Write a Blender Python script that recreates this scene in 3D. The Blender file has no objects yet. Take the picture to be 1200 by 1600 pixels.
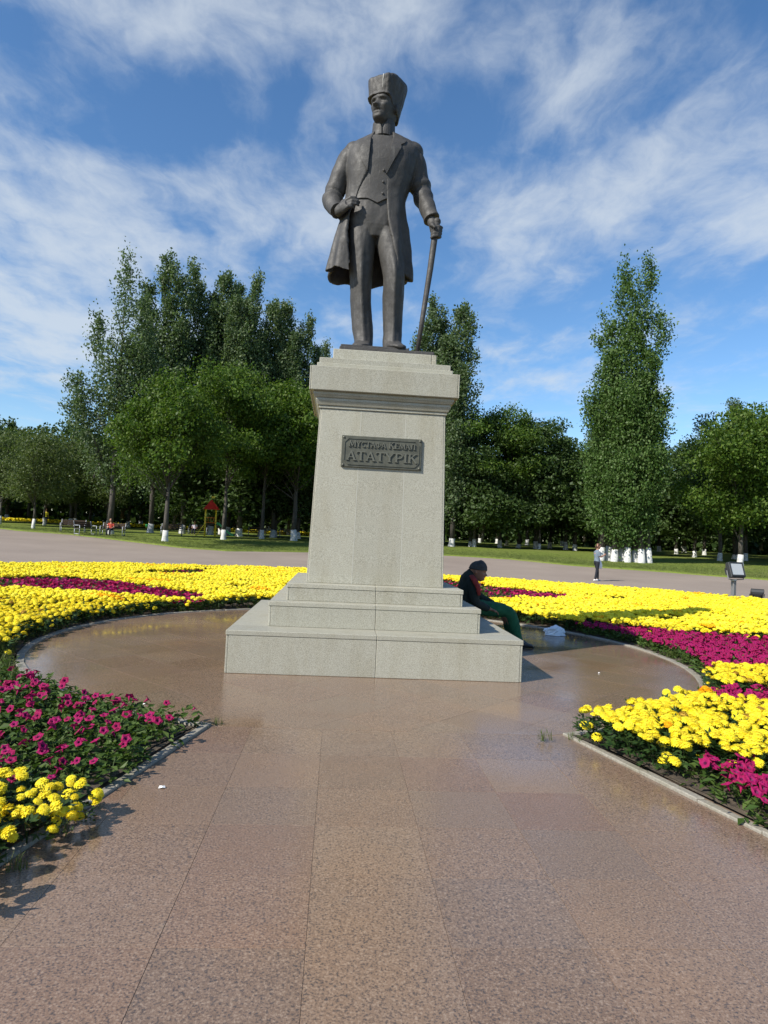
import bpy, bmesh, math, random
import numpy as np
from mathutils import Vector, Matrix, noise as mnoise
random.seed(7); rng = np.random.default_rng(7)
PI = math.pi
SC = bpy.context.scene
COL = SC.collection

# ------------------------------------------------------------------ camera
def camera():
    yaw, pitch, roll = 0.0696, 0.0388, 0.0478
    f = Vector((math.sin(yaw)*math.cos(pitch), math.cos(yaw)*math.cos(pitch), math.sin(pitch)))
    r = Vector((math.cos(yaw), -math.sin(yaw), 0)); u = r.cross(f)
    r2 = math.cos(roll)*r + math.sin(roll)*u
    u2 = -math.sin(roll)*r + math.cos(roll)*u
    cd = bpy.data.cameras.new('camera'); co = bpy.data.objects.new('camera', cd); COL.objects.link(co)
    m = Matrix((r2, u2, -f)).transposed().to_4x4(); m.translation = Vector((-0.5074, -9.1286, 1.6))
    co.matrix_world = m
    cd.sensor_fit = 'VERTICAL'; cd.sensor_height = 36; cd.lens = 1016.1*36/1600
    cd.clip_start = 0.05; cd.clip_end = 5000
    SC.camera = co
camera()

# ------------------------------------------------------------------ light
SUN_EL = math.radians(39.0); SUN_AZ = math.atan2(-0.83, -0.56)       # azimuth measured from +y towards +x
SUNV = Vector((math.sin(SUN_AZ)*math.cos(SUN_EL), math.cos(SUN_AZ)*math.cos(SUN_EL), math.sin(SUN_EL)))
SUN_STRENGTH = 4.9
SKY_STRENGTH = 0.095
EXPOSURE = 0.5
sd = bpy.data.lights.new('sun', 'SUN'); so = bpy.data.objects.new('sun', sd); COL.objects.link(so)
sd.energy = SUN_STRENGTH; sd.angle = math.radians(0.55); sd.color = (1.0, 0.95, 0.86)
so.rotation_euler = (-SUNV).to_track_quat('-Z', 'Y').to_euler(); so.location = SUNV*60

W = bpy.data.worlds.new('World'); SC.world = W; W.use_nodes = True
def build_sky():
    nt = W.node_tree; nt.nodes.clear(); N = nt.nodes.new; L = nt.links.new
    out = N('ShaderNodeOutputWorld'); bg = N('ShaderNodeBackground'); bg.inputs[1].default_value = SKY_STRENGTH
    L(bg.outputs[0], out.inputs[0])
    sky = N('ShaderNodeTexSky'); sky.sky_type = 'NISHITA'; sky.sun_disc = False
    sky.sun_elevation = SUN_EL; sky.sun_rotation = SUN_AZ
    sky.altitude = 350; sky.air_density = 1.0; sky.dust_density = 0.5; sky.ozone_density = 2.5
    hs = N('ShaderNodeHueSaturation'); hs.inputs['Saturation'].default_value = 1.18; hs.inputs['Value'].default_value = 1.30
    L(sky.outputs[0], hs.inputs['Color'])
    tc = N('ShaderNodeTexCoord')
    sep = N('ShaderNodeSeparateXYZ'); L(tc.outputs['Generated'], sep.inputs[0])
    def math_(op, a, b=None, clamp=False):
        n = N('ShaderNodeMath'); n.operation = op; n.use_clamp = clamp
        for i, v in enumerate((a, b)):
            if v is None: continue
            if isinstance(v, (int, float)): n.inputs[i].default_value = v
            else: L(v, n.inputs[i])
        return n.outputs[0]
    zz = math_('ADD', math_('MAXIMUM', sep.outputs[2], 0.0), 0.1)
    px = math_('DIVIDE', sep.outputs[0], zz); py = math_('DIVIDE', sep.outputs[1], zz)
    comb = N('ShaderNodeCombineXYZ'); L(px, comb.inputs[0]); L(py, comb.inputs[1])
    P = comb.outputs[0]
    # domain warp for combed cirrus
    wn = N('ShaderNodeTexNoise'); wn.inputs['Scale'].default_value = 2.6; wn.inputs['Detail'].default_value = 5
    L(P, wn.inputs['Vector'])
    wv = N('ShaderNodeVectorMath'); wv.operation = 'SUBTRACT'; L(wn.outputs['Color'], wv.inputs[0]); wv.inputs[1].default_value = (.5, .5, .5)
    ws = N('ShaderNodeVectorMath'); ws.operation = 'SCALE'; L(wv.outputs[0], ws.inputs[0]); ws.inputs['Scale'].default_value = 0.24
    wa = N('ShaderNodeVectorMath'); wa.operation = 'ADD'; L(P, wa.inputs[0]); L(ws.outputs[0], wa.inputs[1])
    mp = N('ShaderNodeMapping'); mp.inputs['Rotation'].default_value = (0, 0, math.radians(-12)); mp.inputs['Scale'].default_value = (2.1, 1.55, 1)
    mp.inputs['Location'].default_value = (3.1, 1.7, 0)
    L(wa.outputs[0], mp.inputs['Vector'])
    n1 = N('ShaderNodeTexNoise'); n1.inputs['Scale'].default_value = 1.6; n1.inputs['Detail'].default_value = 9; n1.inputs['Roughness'].default_value = 0.6
    L(mp.outputs[0], n1.inputs['Vector'])
    mp2 = N('ShaderNodeMapping'); mp2.inputs['Rotation'].default_value = (0, 0, math.radians(-16)); mp2.inputs['Scale'].default_value = (7.5, 1.5, 1)
    L(wa.outputs[0], mp2.inputs['Vector'])
    n2 = N('ShaderNodeTexNoise'); n2.inputs['Scale'].default_value = 1.6; n2.inputs['Detail'].default_value = 6; n2.inputs['Roughness'].default_value = 0.6
    L(mp2.outputs[0], n2.inputs['Vector'])
    # the big cloud banks: (px, py, rot, half length, half width, weight) on the cloud plane
    banks = [(-0.40, 1.13, -20, .20, .11, .20), (-0.62, 1.50, 20, .35, .16, .20), (-0.28, 1.68, -25, .45, .17, .22), (-1.10, 2.2, 0, .50, .75, .36),
             (0.62, 1.48, 25, .45, .20, .30), (0.85, 1.30, 30, .35, .2, .16), (0.10, 1.08, 5, .30, .12, .12), (0.55, 1.06, 10, .3, .12, .10),
             (0.48, 1.9, 15, .3, .16, .14), (0.9, 2.7, 10, .9, .4, .16), (-0.45, 2.6, 0, .6, .3, .12), (-1.3, 3.0, 0, .6, .5, .12),
             (-0.42, 1.36, -15, .14, .10, -.14), (-0.14, 1.32, 0, .18, .06, -.06), (0.30, 1.30, 20, .16, .08, -.10), (-0.52, 1.74, 20, .10, .1, -.16), (0.75, 0.98, 20, .3, .08, -.14), (-.62, 1.2, 10, .16, .1, -.12)]
    acc = None
    for (bx, by, rot, lx, ly, w) in banks:
        m = N('ShaderNodeMapping'); m.vector_type = 'TEXTURE'
        m.inputs['Location'].default_value = (bx, by, 0); m.inputs['Rotation'].default_value = (0, 0, math.radians(rot)); m.inputs['Scale'].default_value = (lx, ly, 1)
        L(wa.outputs[0], m.inputs['Vector'])
        ln = N('ShaderNodeVectorMath'); ln.operation = 'DOT_PRODUCT'; L(m.outputs[0], ln.inputs[0]); L(m.outputs[0], ln.inputs[1])
        w *= .95
        g = math_('MULTIPLY', math_('POWER', 2.718, math_('MULTIPLY', ln.outputs['Value'], -0.7)), w)
        acc = g if acc is None else math_('ADD', acc, g)
    tot = math_('ADD', math_('ADD', math_('MULTIPLY', n1.outputs[0], 1.25), math_('ADD', math_('MULTIPLY', n2.outputs[0], 0.26), 0.08)), acc)
    mr = N('ShaderNodeMapRange'); mr.interpolation_type = 'SMOOTHSTEP'
    L(tot, mr.inputs[0]); mr.inputs[1].default_value = 0.82; mr.inputs[2].default_value = 1.34
    # thin out nothing, but let the horizon fade to pale
    cov = math_('MULTIPLY', mr.outputs[0], 0.76)
    mix = N('ShaderNodeMixRGB'); L(cov, mix.inputs[0]); L(hs.outputs[0], mix.inputs[1])
    mix.inputs[2].default_value = (5.2, 5.7, 6.2, 1)
    L(mix.outputs[0], bg.inputs[0])
build_sky()

SC.view_settings.view_transform = 'Standard'; SC.view_settings.look = 'None'
SC.view_settings.exposure = EXPOSURE; SC.view_settings.gamma = 1.0
SC.view_settings.use_curve_mapping = False

# ------------------------------------------------------------------ object helpers
def tag(o, label=None, cat=None, group=None, kind=None):
    if label: o['label'] = label
    if cat: o['category'] = cat
    if group: o['group'] = group
    if kind: o['kind'] = kind
    return o
def empty(name, loc=(0, 0, 0), rz=0.0):
    o = bpy.data.objects.new(name, None); COL.objects.link(o); o.empty_display_size = .2
    o.location = loc; o.rotation_euler = (0, 0, rz); return o
def link(name, me, parent=None, loc=None):
    o = bpy.data.objects.new(name, me); COL.objects.link(o)
    if parent is not None: o.parent = parent
    if loc is not None: o.location = loc
    return o
def smooth(me, on=True):
    me.polygons.foreach_set('use_smooth', [on]*len(me.polygons)); return me
def copy_tree(o, parent=None):
    c = o.copy(); COL.objects.link(c); c.parent = parent
    for ch in list(o.children): copy_tree(ch, c)
    return c

class MB:
    """collects shapes of one object"""
    def __init__(s): s.v = []; s.f = []; s.m = []
    def add(s, vs, fs, mi=0):
        b = len(s.v); s.v += [tuple(map(float, p)) for p in vs]
        s.f += [tuple(b+i for i in f) for f in fs]; s.m += [mi]*len(fs); return s
    def box(s, c, d, rz=0, mi=0, R=None):
        hx, hy, hz = d[0]/2, d[1]/2, d[2]/2
        M = R if R is not None else Matrix.Rotation(rz, 3, 'Z')
        vs = [Vector(c) + M @ Vector((x*hx, y*hy, z*hz)) for z in (-1, 1) for y in (-1, 1) for x in (-1, 1)]
        return s.add(vs, [(0, 2, 3, 1), (4, 5, 7, 6), (0, 1, 5, 4), (2, 6, 7, 3), (0, 4, 6, 2), (1, 3, 7, 5)], mi)
    def loft(s, rings, cap=True, mi=0, closed=True):
        n = len(rings[0]); b = len(s.v)
        vs = [p for r in rings for p in r]; fs = []
        for i in range(len(rings)-1):
            for j in range(n if closed else n-1):
                k = (j+1) % n
                fs.append((i*n+j, i*n+k, (i+1)*n+k, (i+1)*n+j))
        if cap and closed:
            fs.append(tuple(reversed(range(n)))); fs.append(tuple((len(rings)-1)*n+j for j in range(n)))
        return s.add(vs, fs, mi)
    def tube(s, pts, radii, n=12, mi=0, flat=1.0, up=None):
        pts = [Vector(p) for p in pts]; rings = []
        if isinstance(radii, (int, float)): radii = [radii]*len(pts)
        prev = None
        for i, p in enumerate(pts):
            t = (pts[min(i+1, len(pts)-1)] - pts[max(i-1, 0)]).normalized()
            if prev is None:
                a = Vector(up) if up else (Vector((0, 0, 1)) if abs(t.z) < .9 else Vector((0, -1, 0)))
            else: a = prev
            u = (a - t*a.dot(t)).normalized(); w = t.cross(u); prev = u
            r = radii[i]
            ra, rb = (r if isinstance(r, tuple) else (r, r*flat))
            rings.append([p + u*ra*math.cos(2*PI*k/n) + w*rb*math.sin(2*PI*k/n) for k in range(n)])
        return s.loft(rings, mi=mi)
    def ball(s, c, r, n=12, mi=0, R=None):
        if isinstance(r, (int, float)): r = (r, r, r)
        rings = []
        for i in range(1, n):
            a = PI*i/n
            ring = []
            for k in range(2*n):
                b = PI*k/n; q = Vector((r[0]*math.sin(a)*math.cos(b), r[1]*math.sin(a)*math.sin(b), -r[2]*math.cos(a)))
                if R is not None: q = R @ q
                ring.append(Vector(c)+q)
            rings.append(ring)
        return s.loft(rings, mi=mi)
    def mesh(s, name, mats, sm=False):
        me = bpy.data.meshes.new(name); me.from_pydata(s.v, [], s.f)
        for m in (mats if isinstance(mats, (list, tuple)) else [mats]): me.materials.append(m)
        me.polygons.foreach_set('material_index', s.m); me.update()
        if sm: smooth(me)
        return me
    def build(s, name, mats, parent=None, sm=False, loc=None):
        return link(name, s.mesh(name, mats, sm), parent, loc)

def bevel_mesh(me, w, seg=1):
    bm = bmesh.new(); bm.from_mesh(me); bmesh.ops.recalc_face_normals(bm, faces=bm.faces)
    bmesh.ops.bevel(bm, geom=list(bm.edges), offset=w, segments=seg, affect='EDGES', clamp_overlap=True)
    bm.to_mesh(me); bm.free(); me.update(); return me
def fix_normals(me):
    bm = bmesh.new(); bm.from_mesh(me); bmesh.ops.recalc_face_normals(bm, faces=bm.faces); bm.to_mesh(me); bm.free(); return me

def remesh(me, voxel, smooth_it=2, keep_mat=None):
    """voxel union of overlapping closed shapes into one continuous surface"""
    o = bpy.data.objects.new('tmp', me); COL.objects.link(o)
    m = o.modifiers.new('r', 'REMESH'); m.mode = 'VOXEL'; m.voxel_size = voxel
    if smooth_it:
        q = o.modifiers.new('s', 'SMOOTH'); q.factor = .5; q.iterations = smooth_it
    dg = bpy.context.evaluated_depsgraph_get(); dg.update()
    r = bpy.data.meshes.new_from_object(o.evaluated_get(dg))
    bpy.data.objects.remove(o)
    r.materials.clear()
    for k in (keep_mat if isinstance(keep_mat, (list, tuple)) else [keep_mat]): r.materials.append(k)
    r.polygons.foreach_set('material_index', [0]*len(r.polygons))
    return smooth(r)

def npmesh(name, V, F, mats, mi=None, sm=False):
    """mesh from numpy arrays; F is (n,3) or (n,4)"""
    me = bpy.data.meshes.new(name); n = len(F); k = F.shape[1]
    me.vertices.add(len(V)); me.vertices.foreach_set('co', np.ascontiguousarray(V, dtype=np.float32).ravel())
    me.loops.add(n*k); me.loops.foreach_set('vertex_index', np.ascontiguousarray(F, dtype=np.int32).ravel())
    me.polygons.add(n); me.polygons.foreach_set('loop_start', np.arange(0, n*k, k, dtype=np.int32))
    for m in mats: me.materials.append(m)
    if mi is not None: me.polygons.foreach_set('material_index', np.ascontiguousarray(mi, dtype=np.int32))
    me.polygons.foreach_set('use_smooth', np.full(n, sm, dtype=bool))
    me.update(calc_edges=True); me.validate(); return me
def tri_arrays(mb):
    """triangulated arrays of an MB"""
    F = []; M = []
    for f, m in zip(mb.f, mb.m):
        for i in range(1, len(f)-1): F.append((f[0], f[i], f[i+1])); M.append(m)
    return np.array(mb.v), np.array(F), np.array(M)
def scatter(protos, which, pos, rot, tilt, tdir, scale):
    """joins many copies of small meshes: protos = list of (V,F,M)"""
    Vs, Fs, Ms = [], [], []; off = 0
    for pi, (V, F, M) in enumerate(protos):
        idx = np.where(which == pi)[0]
        if not len(idx): continue
        c, s = np.cos(rot[idx]), np.sin(rot[idx]); v = V[None]*scale[idx][:, None, None]
        x = v[..., 0]*c[:, None] - v[..., 1]*s[:, None]; y = v[..., 0]*s[:, None] + v[..., 1]*c[:, None]; z = v[..., 2]
        cd, sdn = np.cos(tdir[idx])[:, None], np.sin(tdir[idx])[:, None]; ct, st = np.cos(tilt[idx])[:, None], np.sin(tilt[idx])[:, None]
        a = x*cd + y*sdn; b = -x*sdn + y*cd
        a2 = a*ct + z*st; z2 = -a*st + z*ct
        X = np.stack([a2*cd - b*sdn, a2*sdn + b*cd, z2], -1) + pos[idx][:, None, :]
        Vs.append(X.reshape(-1, 3)); n = len(idx)
        Fs.append((F[None] + (off + np.arange(n)*len(V))[:, None, None]).reshape(-1, 3)); Ms.append(np.tile(M, n)); off += n*len(V)
    return np.concatenate(Vs), np.concatenate(Fs), np.concatenate(Ms)

# ------------------------------------------------------------------ materials
def mat(name, col=(.5, .5, .5), rough=.6, metal=0.0, spec=.5):
    m = bpy.data.materials.new(name); m.use_nodes = True
    b = m.node_tree.nodes['Principled BSDF']; b.inputs['Base Color'].default_value = (*col, 1)
    b.inputs['Roughness'].default_value = rough; b.inputs['Metallic'].default_value = metal; b.inputs['Specular IOR Level'].default_value = spec
    return m
class NT:
    def __init__(s, m): s.m = m; s.t = m.node_tree; s.b = s.t.nodes['Principled BSDF']
    def N(s, k, **kw):
        n = s.t.nodes.new(k)
        for a, v in kw.items():
            if a in n.inputs: n.inputs[a].default_value = v
            else: setattr(n, a, v)
        return n
    def L(s, a, b): s.t.links.new(a, b)
    def coord(s, kind='Object'): return s.N('ShaderNodeTexCoord').outputs[kind]
    def geo(s, k='Position'): return s.N('ShaderNodeNewGeometry').outputs[k]
    def noise(s, vec, scale, detail=4, rough=.55):
        n = s.N('ShaderNodeTexNoise'); n.inputs['Scale'].default_value = scale; n.inputs['Detail'].default_value = detail; n.inputs['Roughness'].default_value = rough
        s.L(vec, n.inputs['Vector']); return n.outputs['Fac']
    def ramp(s, fac, stops, interp='LINEAR'):
        r = s.N('ShaderNodeValToRGB'); e = r.color_ramp.elements; r.color_ramp.interpolation = interp
        for i, (p, c) in enumerate(stops):
            q = e[i] if i < 2 else e.new(p)
            q.position = p; q.color = (*c, 1) if len(c) == 3 else c
        s.L(fac, r.inputs[0]); return r.outputs[0]
    def mix(s, fac, a, b, mode='MIX'):
        n = s.N('ShaderNodeMixRGB'); n.blend_type = mode
        for i, v in enumerate((fac, a, b)):
            if isinstance(v, (int, float)): n.inputs[i].default_value = v
            elif isinstance(v, tuple): n.inputs[i].default_value = (*v, 1)
            else: s.L(v, n.inputs[i])
        return n.outputs[0]
    def math(s, op, a, b=0.0, clamp=False):
        n = s.N('ShaderNodeMath'); n.operation = op; n.use_clamp = clamp
        for i, v in enumerate((a, b)):
            if isinstance(v, (int, float)): n.inputs[i].default_value = v
            else: s.L(v, n.inputs[i])
        return n.outputs[0]
    def bump(s, h, strength=.3, dist=.01):
        n = s.N('ShaderNodeBump'); n.inputs['Strength'].default_value = strength; n.inputs['Distance'].default_value = dist
        s.L(h, n.inputs['Height']); s.L(n.outputs[0], s.b.inputs['Normal'])
    def color(s, c): s.L(c, s.b.inputs['Base Color'])
    def rough(s, c): s.L(c, s.b.inputs['Roughness'])
    def rng(s, v, a, b, c, d):
        n = s.N('ShaderNodeMapRange'); s.L(v, n.inputs[0])
        for i, q in enumerate((a, b, c, d)): n.inputs[i+1].default_value = q
        return n.outputs[0]

def grey_granite(name, lo, mid, hi, rough=.5):
    m = mat(name, rough=rough); t = NT(m); P = t.geo()
    a = t.noise(P, 120, 3, .65); v = t.N('ShaderNodeTexVoronoi', Scale=170.0); t.L(P, v.inputs['Vector'])
    sp = t.ramp(a, [(.34, lo), (.48, mid), (.66, hi)])
    cell = t.ramp(v.outputs['Color'], [(.1, (.62, .62, .62)), (.28, (1, 1, 1))])
    c = t.mix(.55, sp, cell, 'MULTIPLY')
    oi = t.N('ShaderNodeObjectInfo'); var = t.rng(oi.outputs['Random'], 0, 1, .92, 1.06)
    c = t.mix(1.0, c, var, 'MULTIPLY')
    st = t.N('ShaderNodeMapping'); st.inputs['Scale'].default_value = (2.2, 2.2, .5); t.L(P, st.inputs['Vector'])
    w = t.noise(st.outputs[0], 1.6, 5, .6)
    c = t.mix(t.rng(w, .47, .74, 0, .42), c, t.mix(1.0, c, (.66, .60, .46), 'MULTIPLY'))
    t.color(c); t.bump(a, .12, .004); t.rough(t.rng(w, .3, .7, rough-.08, rough+.12))
    return m
def red_granite(name, r0, r1):
    m = mat(name, rough=.2); t = NT(m); P = t.geo()
    oi = t.N('ShaderNodeObjectInfo').outputs['Random']
    off = t.N('ShaderNodeVectorMath', operation='ADD'); t.L(P, off.inputs[0])
    sc = t.N('ShaderNodeCombineXYZ'); t.L(t.math('MULTIPLY', oi, 37.0), sc.inputs[2]); t.L(sc.outputs[0], off.inputs[1]); Q = off.outputs[0]
    a = t.noise(Q, 100, 3, .7); b = t.noise(Q, 34, 5, .75)
    big = t.noise(P, .9, 4, .6)
    base = t.ramp(oi, [(0, (.186, .121, .080)), (.2, (.216, .139, .090)), (.4, (.186, .126, .088)), (.6, (.228, .153, .101)), (.8, (.190, .115, .078)), (1, (.208, .140, .095))])
    dark = t.mix(t.ramp(a, [(.38, (.92,)*3), (.47, (0, 0, 0))]), base, (.062, .053, .050))
    pal = t.mix(t.ramp(a, [(.55, (0, 0, 0)), (.63, (.7,)*3)]), dark, (.32, .245, .185))
    c = t.mix(t.rng(b, .40, .68, 0, .42), pal, t.mix(1.0, pal, (.66, .62, .58), 'MULTIPLY'))
    c = t.mix(t.rng(big, .48, .72, 0, .45), c, t.mix(1.0, c, (1.25, 1.12, .92), 'MULTIPLY'))
    dirt = t.noise(P, 6.5, 5, .7)
    c = t.mix(t.rng(dirt, .60, .80, 0, .35), c, (.30, .24, .18))
    t.color(c)
    wet = t.noise(P, .75, 3, .5)
    rr = t.rng(wet, .36, .62, r0, r1)
    rr2 = t.math('ADD', rr, t.rng(b, .35, .7, -.02, .07))
    t.rough(rr2); t.bump(t.noise(Q, 40, 3, .6), .05, .003)
    return m
M = {}
M['stone'] = grey_granite('grey_granite', (.205, .195, .152), (.325, .312, .25), (.42, .405, .335))
M['mortar'] = mat('pale_joint', (.5, .49, .44), .8)
M['tile_wet'] = red_granite('polished_red_granite', .07, .24)
M['tile_dry'] = red_granite('worn_red_granite', .15, .34)
M['grout'] = mat('grout', (.20, .145, .105), .7)
def kerb_mat():
    m = mat('kerb_stone', rough=.75); t = NT(m); P = t.geo(); a = t.noise(P, 60, 4, .6); b = t.noise(P, 3.0, 4, .6)
    c = t.ramp(a, [(.3, (.17, .155, .125)), (.7, (.31, .285, .235))]); c = t.mix(t.rng(b, .5, .75, 0, .55), c, (.17, .16, .10)); t.color(c); t.bump(a, .3, .004); return m
M['kerb'] = kerb_mat()
def soil():
    m = mat('soil', rough=.95); t = NT(m); P = t.geo(); a = t.noise(P, 14, 6, .7); t.color(t.ramp(a, [(.3, (.035, .026, .018)), (.7, (.11, .083, .055))])); t.bump(a, .8, .03); return m
M['soil'] = soil()
def asphalt():
    m = mat('plaza_asphalt', rough=.85); t = NT(m); P = t.geo(); a = t.noise(P, 40, 4, .7); b = t.noise(P, .25, 5, .6)
    c = t.ramp(b, [(.3, (.225, .178, .142)), (.7, (.285, .228, .182))]); c = t.mix(.5, c, t.ramp(a, [(.3, (.6,)*3), (.7, (1.2,)*3)]), 'MULTIPLY')
    t.color(c); t.bump(a, .3, .006); return m
M['asphalt'] = asphalt()
def grass_ground():
    m = mat('lawn', rough=.9, spec=.2); t = NT(m); P = t.geo(); a = t.noise(P, 5, 6, .7); b = t.noise(P, .22, 4, .6)
    c = t.ramp(a, [(.25, (.085, .115, .02)), (.6, (.145, .185, .03)), (.8, (.20, .21, .06))])
    c = t.mix(t.rng(b, .5, .8, 0, .5), c, (.19, .17, .07)); t.color(c); t.bump(a, .8, .08); return m
M['lawn'] = grass_ground()
def leafmat(name, cols, trans=.3, rough=.5):
    m = mat(name, rough=rough, spec=.22); t = NT(m)
    ri = t.N('ShaderNodeNewGeometry').outputs['Random Per Island']
    c = t.ramp(ri, [(i/(len(cols)-1), k) for i, k in enumerate(cols)]); t.color(c)
    tr = t.N('ShaderNodeBsdfTranslucent'); t.L(t.mix(1.0, c, (1.1, 1.25, .55), 'MULTIPLY'), tr.inputs[0])
    mx = t.N('ShaderNodeMixShader'); mx.inputs[0].default_value = trans
    out = t.t.nodes['Material Output']; t.L(t.b.outputs[0], mx.inputs[1]); t.L(tr.outputs[0], mx.inputs[2]); t.L(mx.outputs[0], out.inputs[0]); return m
M['poplar'] = leafmat('poplar_leaves', [(.04, .075, .025), (.08, .125, .045), (.11, .155, .072), (.17, .215, .13)], .32, .5)
M['poplar_green'] = leafmat('poplar_green_leaves', [(.03, .07, .014), (.06, .115, .024), (.085, .145, .034), (.13, .19, .07)], .32, .5)
M['green'] = leafmat('broad_leaves', [(.03, .068, .010), (.06, .112, .016), (.088, .145, .021), (.12, .17, .03)], .38)
M['darkgreen'] = leafmat('dark_leaves', [(.028, .055, .014), (.048, .082, .022), (.068, .105, .03)], .28)
M['birch'] = leafmat('small_leaves', [(.06, .09, .028), (.095, .13, .042), (.13, .155, .06)], .35)
M['fern'] = leafmat('marigold_leaves', [(.014, .035, .010), (.025, .055, .014), (.04, .075, .018)], .2)
M['petleaf'] = leafmat('petunia_leaves', [(.035, .07, .014), (.06, .105, .02), (.09, .135, .03)], .3)
M['blade'] = leafmat('grass_blades', [(.05, .08, .015), (.08, .115, .025), (.12, .13, .045)], .3)
def flowermat(name, cols, trans=.25):
    m = leafmat(name, cols, trans, .7); 
    for n in m.node_tree.nodes:
        if n.type == 'MIX_RGB': n.inputs[2].default_value = (1.05, 1.03, .9, 1)
    t = NT(m); src = t.b.inputs['Base Color'].links[0].from_socket; oi = t.N('ShaderNodeObjectInfo').outputs['Random']
    v = t.mix(1.0, src, t.ramp(oi, [(0, (.88, .82, .75)), (.25, (1, .97, .9)), (1, (1.05, 1.06, 1.2))]), 'MULTIPLY')
    t.color(v)
    return m
M['yellow'] = flowermat('marigold_petals', [(.82, .66, .012), (.86, .73, .03), (.88, .78, .06), (.85, .70, .02)])
M['orange'] = flowermat('orange_petals', [(.85, .42, .006), (.88, .50, .008)])
M['magenta'] = flowermat('petunia_petals', [(.30, .006, .075), (.42, .010, .12), (.36, .006, .06), (.24, .010, .13), (.46, .018, .105)])
M['throat'] = mat('petunia_throat', (.10, .004, .05), .7)
def bark():
    m = mat('bark', rough=.9); t = NT(m); P = t.coord(); mp = t.N('ShaderNodeMapping'); mp.inputs['Scale'].default_value = (1, 1, .18); t.L(P, mp.inputs[0])
    a = t.noise(mp.outputs[0], 12, 5, .65); t.color(t.ramp(a, [(.3, (.03, .026, .021)), (.7, (.10, .088, .075))])); t.bump(a, .8, .04); return m
M['bark'] = bark()
def whitewash():
    m = mat('whitewash', rough=.9); t = NT(m); P = t.coord(); a = t.noise(P, 9, 5, .7); t.color(t.ramp(a, [(.30, (.20, .185, .16)), (.46, (.50, .50, .48)), (.7, (.60, .60, .58))])); t.bump(a, .6, .02); return m
M['white'] = whitewash()
def bronze():
    m = mat('bronze', rough=.6, metal=.12, spec=.4); t = NT(m); P = t.coord(); a = t.noise(P, 14, 5, .65); b = t.noise(P, 3, 4, .6)
    mp = t.N('ShaderNodeMapping'); mp.inputs['Scale'].default_value = (9, 9, .7); t.L(P, mp.inputs[0]); s = t.noise(mp.outputs[0], 2.2, 5, .65)
    c = t.ramp(b, [(.3, (.039, .037, .035)), (.7, (.069, .065, .060))])
    c = t.mix(t.rng(a, .45, .75, 0, .5), c, (.040, .038, .036))
    c = t.mix(t.rng(s, .60, .74, 0, .5), c, (.17, .165, .15))
    t.color(c); t.rough(t.rng(a, .3, .7, .52, .74)); t.bump(a, .35, .02); return m
M['bronze'] = bronze()
def plaque_mat():
    m = mat('plaque_bronze', rough=.55, metal=.3); t = NT(m); P = t.coord(); a = t.noise(P, 12, 5, .6)
    t.color(t.ramp(a, [(.3, (.062, .063, .047)), (.7, (.105, .105, .08))])); return m
M['plaque'] = plaque_mat()
M['plaque_text'] = mat('plaque_letters', (.115, .115, .09), .5, .25)
def cloth(name, col, rough=.85):
    m = mat(name, col, rough, spec=.25); t = NT(m); P = t.coord(); a = t.noise(P, 18, 4, .6)
    t.color(t.ramp(a, [(.25, tuple(k*.7 for k in col)), (.75, tuple(min(1, k*1.2) for k in col))])); t.bump(a, .4, .02); return m

# ================================================================== SETTING
HP = [(0, 0), (18, 0), (25, .10), (35, .48), (45, .85), (60, 1.12), (76, 1.35), (150, 2.2), (400, 3.0), (2500, 3.0)]
HX, HZ = [p[0] for p in HP], [p[1] for p in HP]
def H(x, y): return float(np.interp(math.hypot(x, y), HX, HZ))
RT = [(-180, 33), (-100, 33), (-85, 62), (-52, 62), (-36, 62), (-33, 50), (-31, 44.5), (-27, 42), (-22, 36), (-18, 32.5), (-13, 31), (-4, 33), (4, 35), (11, 36.5), (18, 36), (25, 33), (35, 32.2), (43, 31.3), (60, 31), (180, 33)]
def lawn_edge(th):
    r = float(np.interp(math.degrees(th), [a for a, _ in RT], [b for _, b in RT]))
    return r + .25*mnoise.noise((math.cos(th)*9, math.sin(th)*9, 3)) + .12*mnoise.noise((math.cos(th)*60, math.sin(th)*60, 1))
def polar_sheet(name, m, rings, nseg=720):
    """rings: function(theta) -> list of (r, z offset)"""
    V = []; F = []
    th = [-PI + 2*PI*i/nseg for i in range(nseg)]
    for a in th:
        for r, dz in rings(a):
            x, y = r*math.sin(a), r*math.cos(a); V.append((x, y, float(np.interp(r, HX, HZ)) + dz))
    k = len(V)//nseg
    for i in range(nseg):
        j = (i+1) % nseg
        for q in range(k-1): F.append((i*k+q, i*k+q+1, j*k+q+1, j*k+q))
    me = npmesh(name, np.array(V), np.array(F), [m], sm=True); return link(name, fix_normals(me))
def lawn_rings(a):
    R = lawn_edge(a)
    out = [(.5, -.12), (14, -.12), (18, -.12), (21.5, -.12), (25, -.12), (30, -.12), (R*.5+15.4, -.12), (R*.9+3.08, -.12), (R-.02, -.10), (R+.03, .03), (R+.25, .07)]
    for d in (1, 2.5, 5, 9, 14, 20, 30, 45, 70, 110, 200, 370, 1000, 2400): out.append((R+d, .07 + .05*mnoise.noise((R*math.cos(a)*.2+d*.3, math.sin(a)*R*.2, 0))))
    return out
tag(polar_sheet('lawn', M['lawn'], lawn_rings), kind='structure')
def plaza_rings(a):
    R = lawn_edge(a); return [(r, -.008) for r in (13.0, 16.0, 18.0, 20, 22.5, 25, R*.5+12.5, R*.72+7, R*.86+3.5, R-.0)] + [(R+.06, -.02)]
tag(polar_sheet('plaza', M['asphalt'], plaza_rings), kind='structure')

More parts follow.
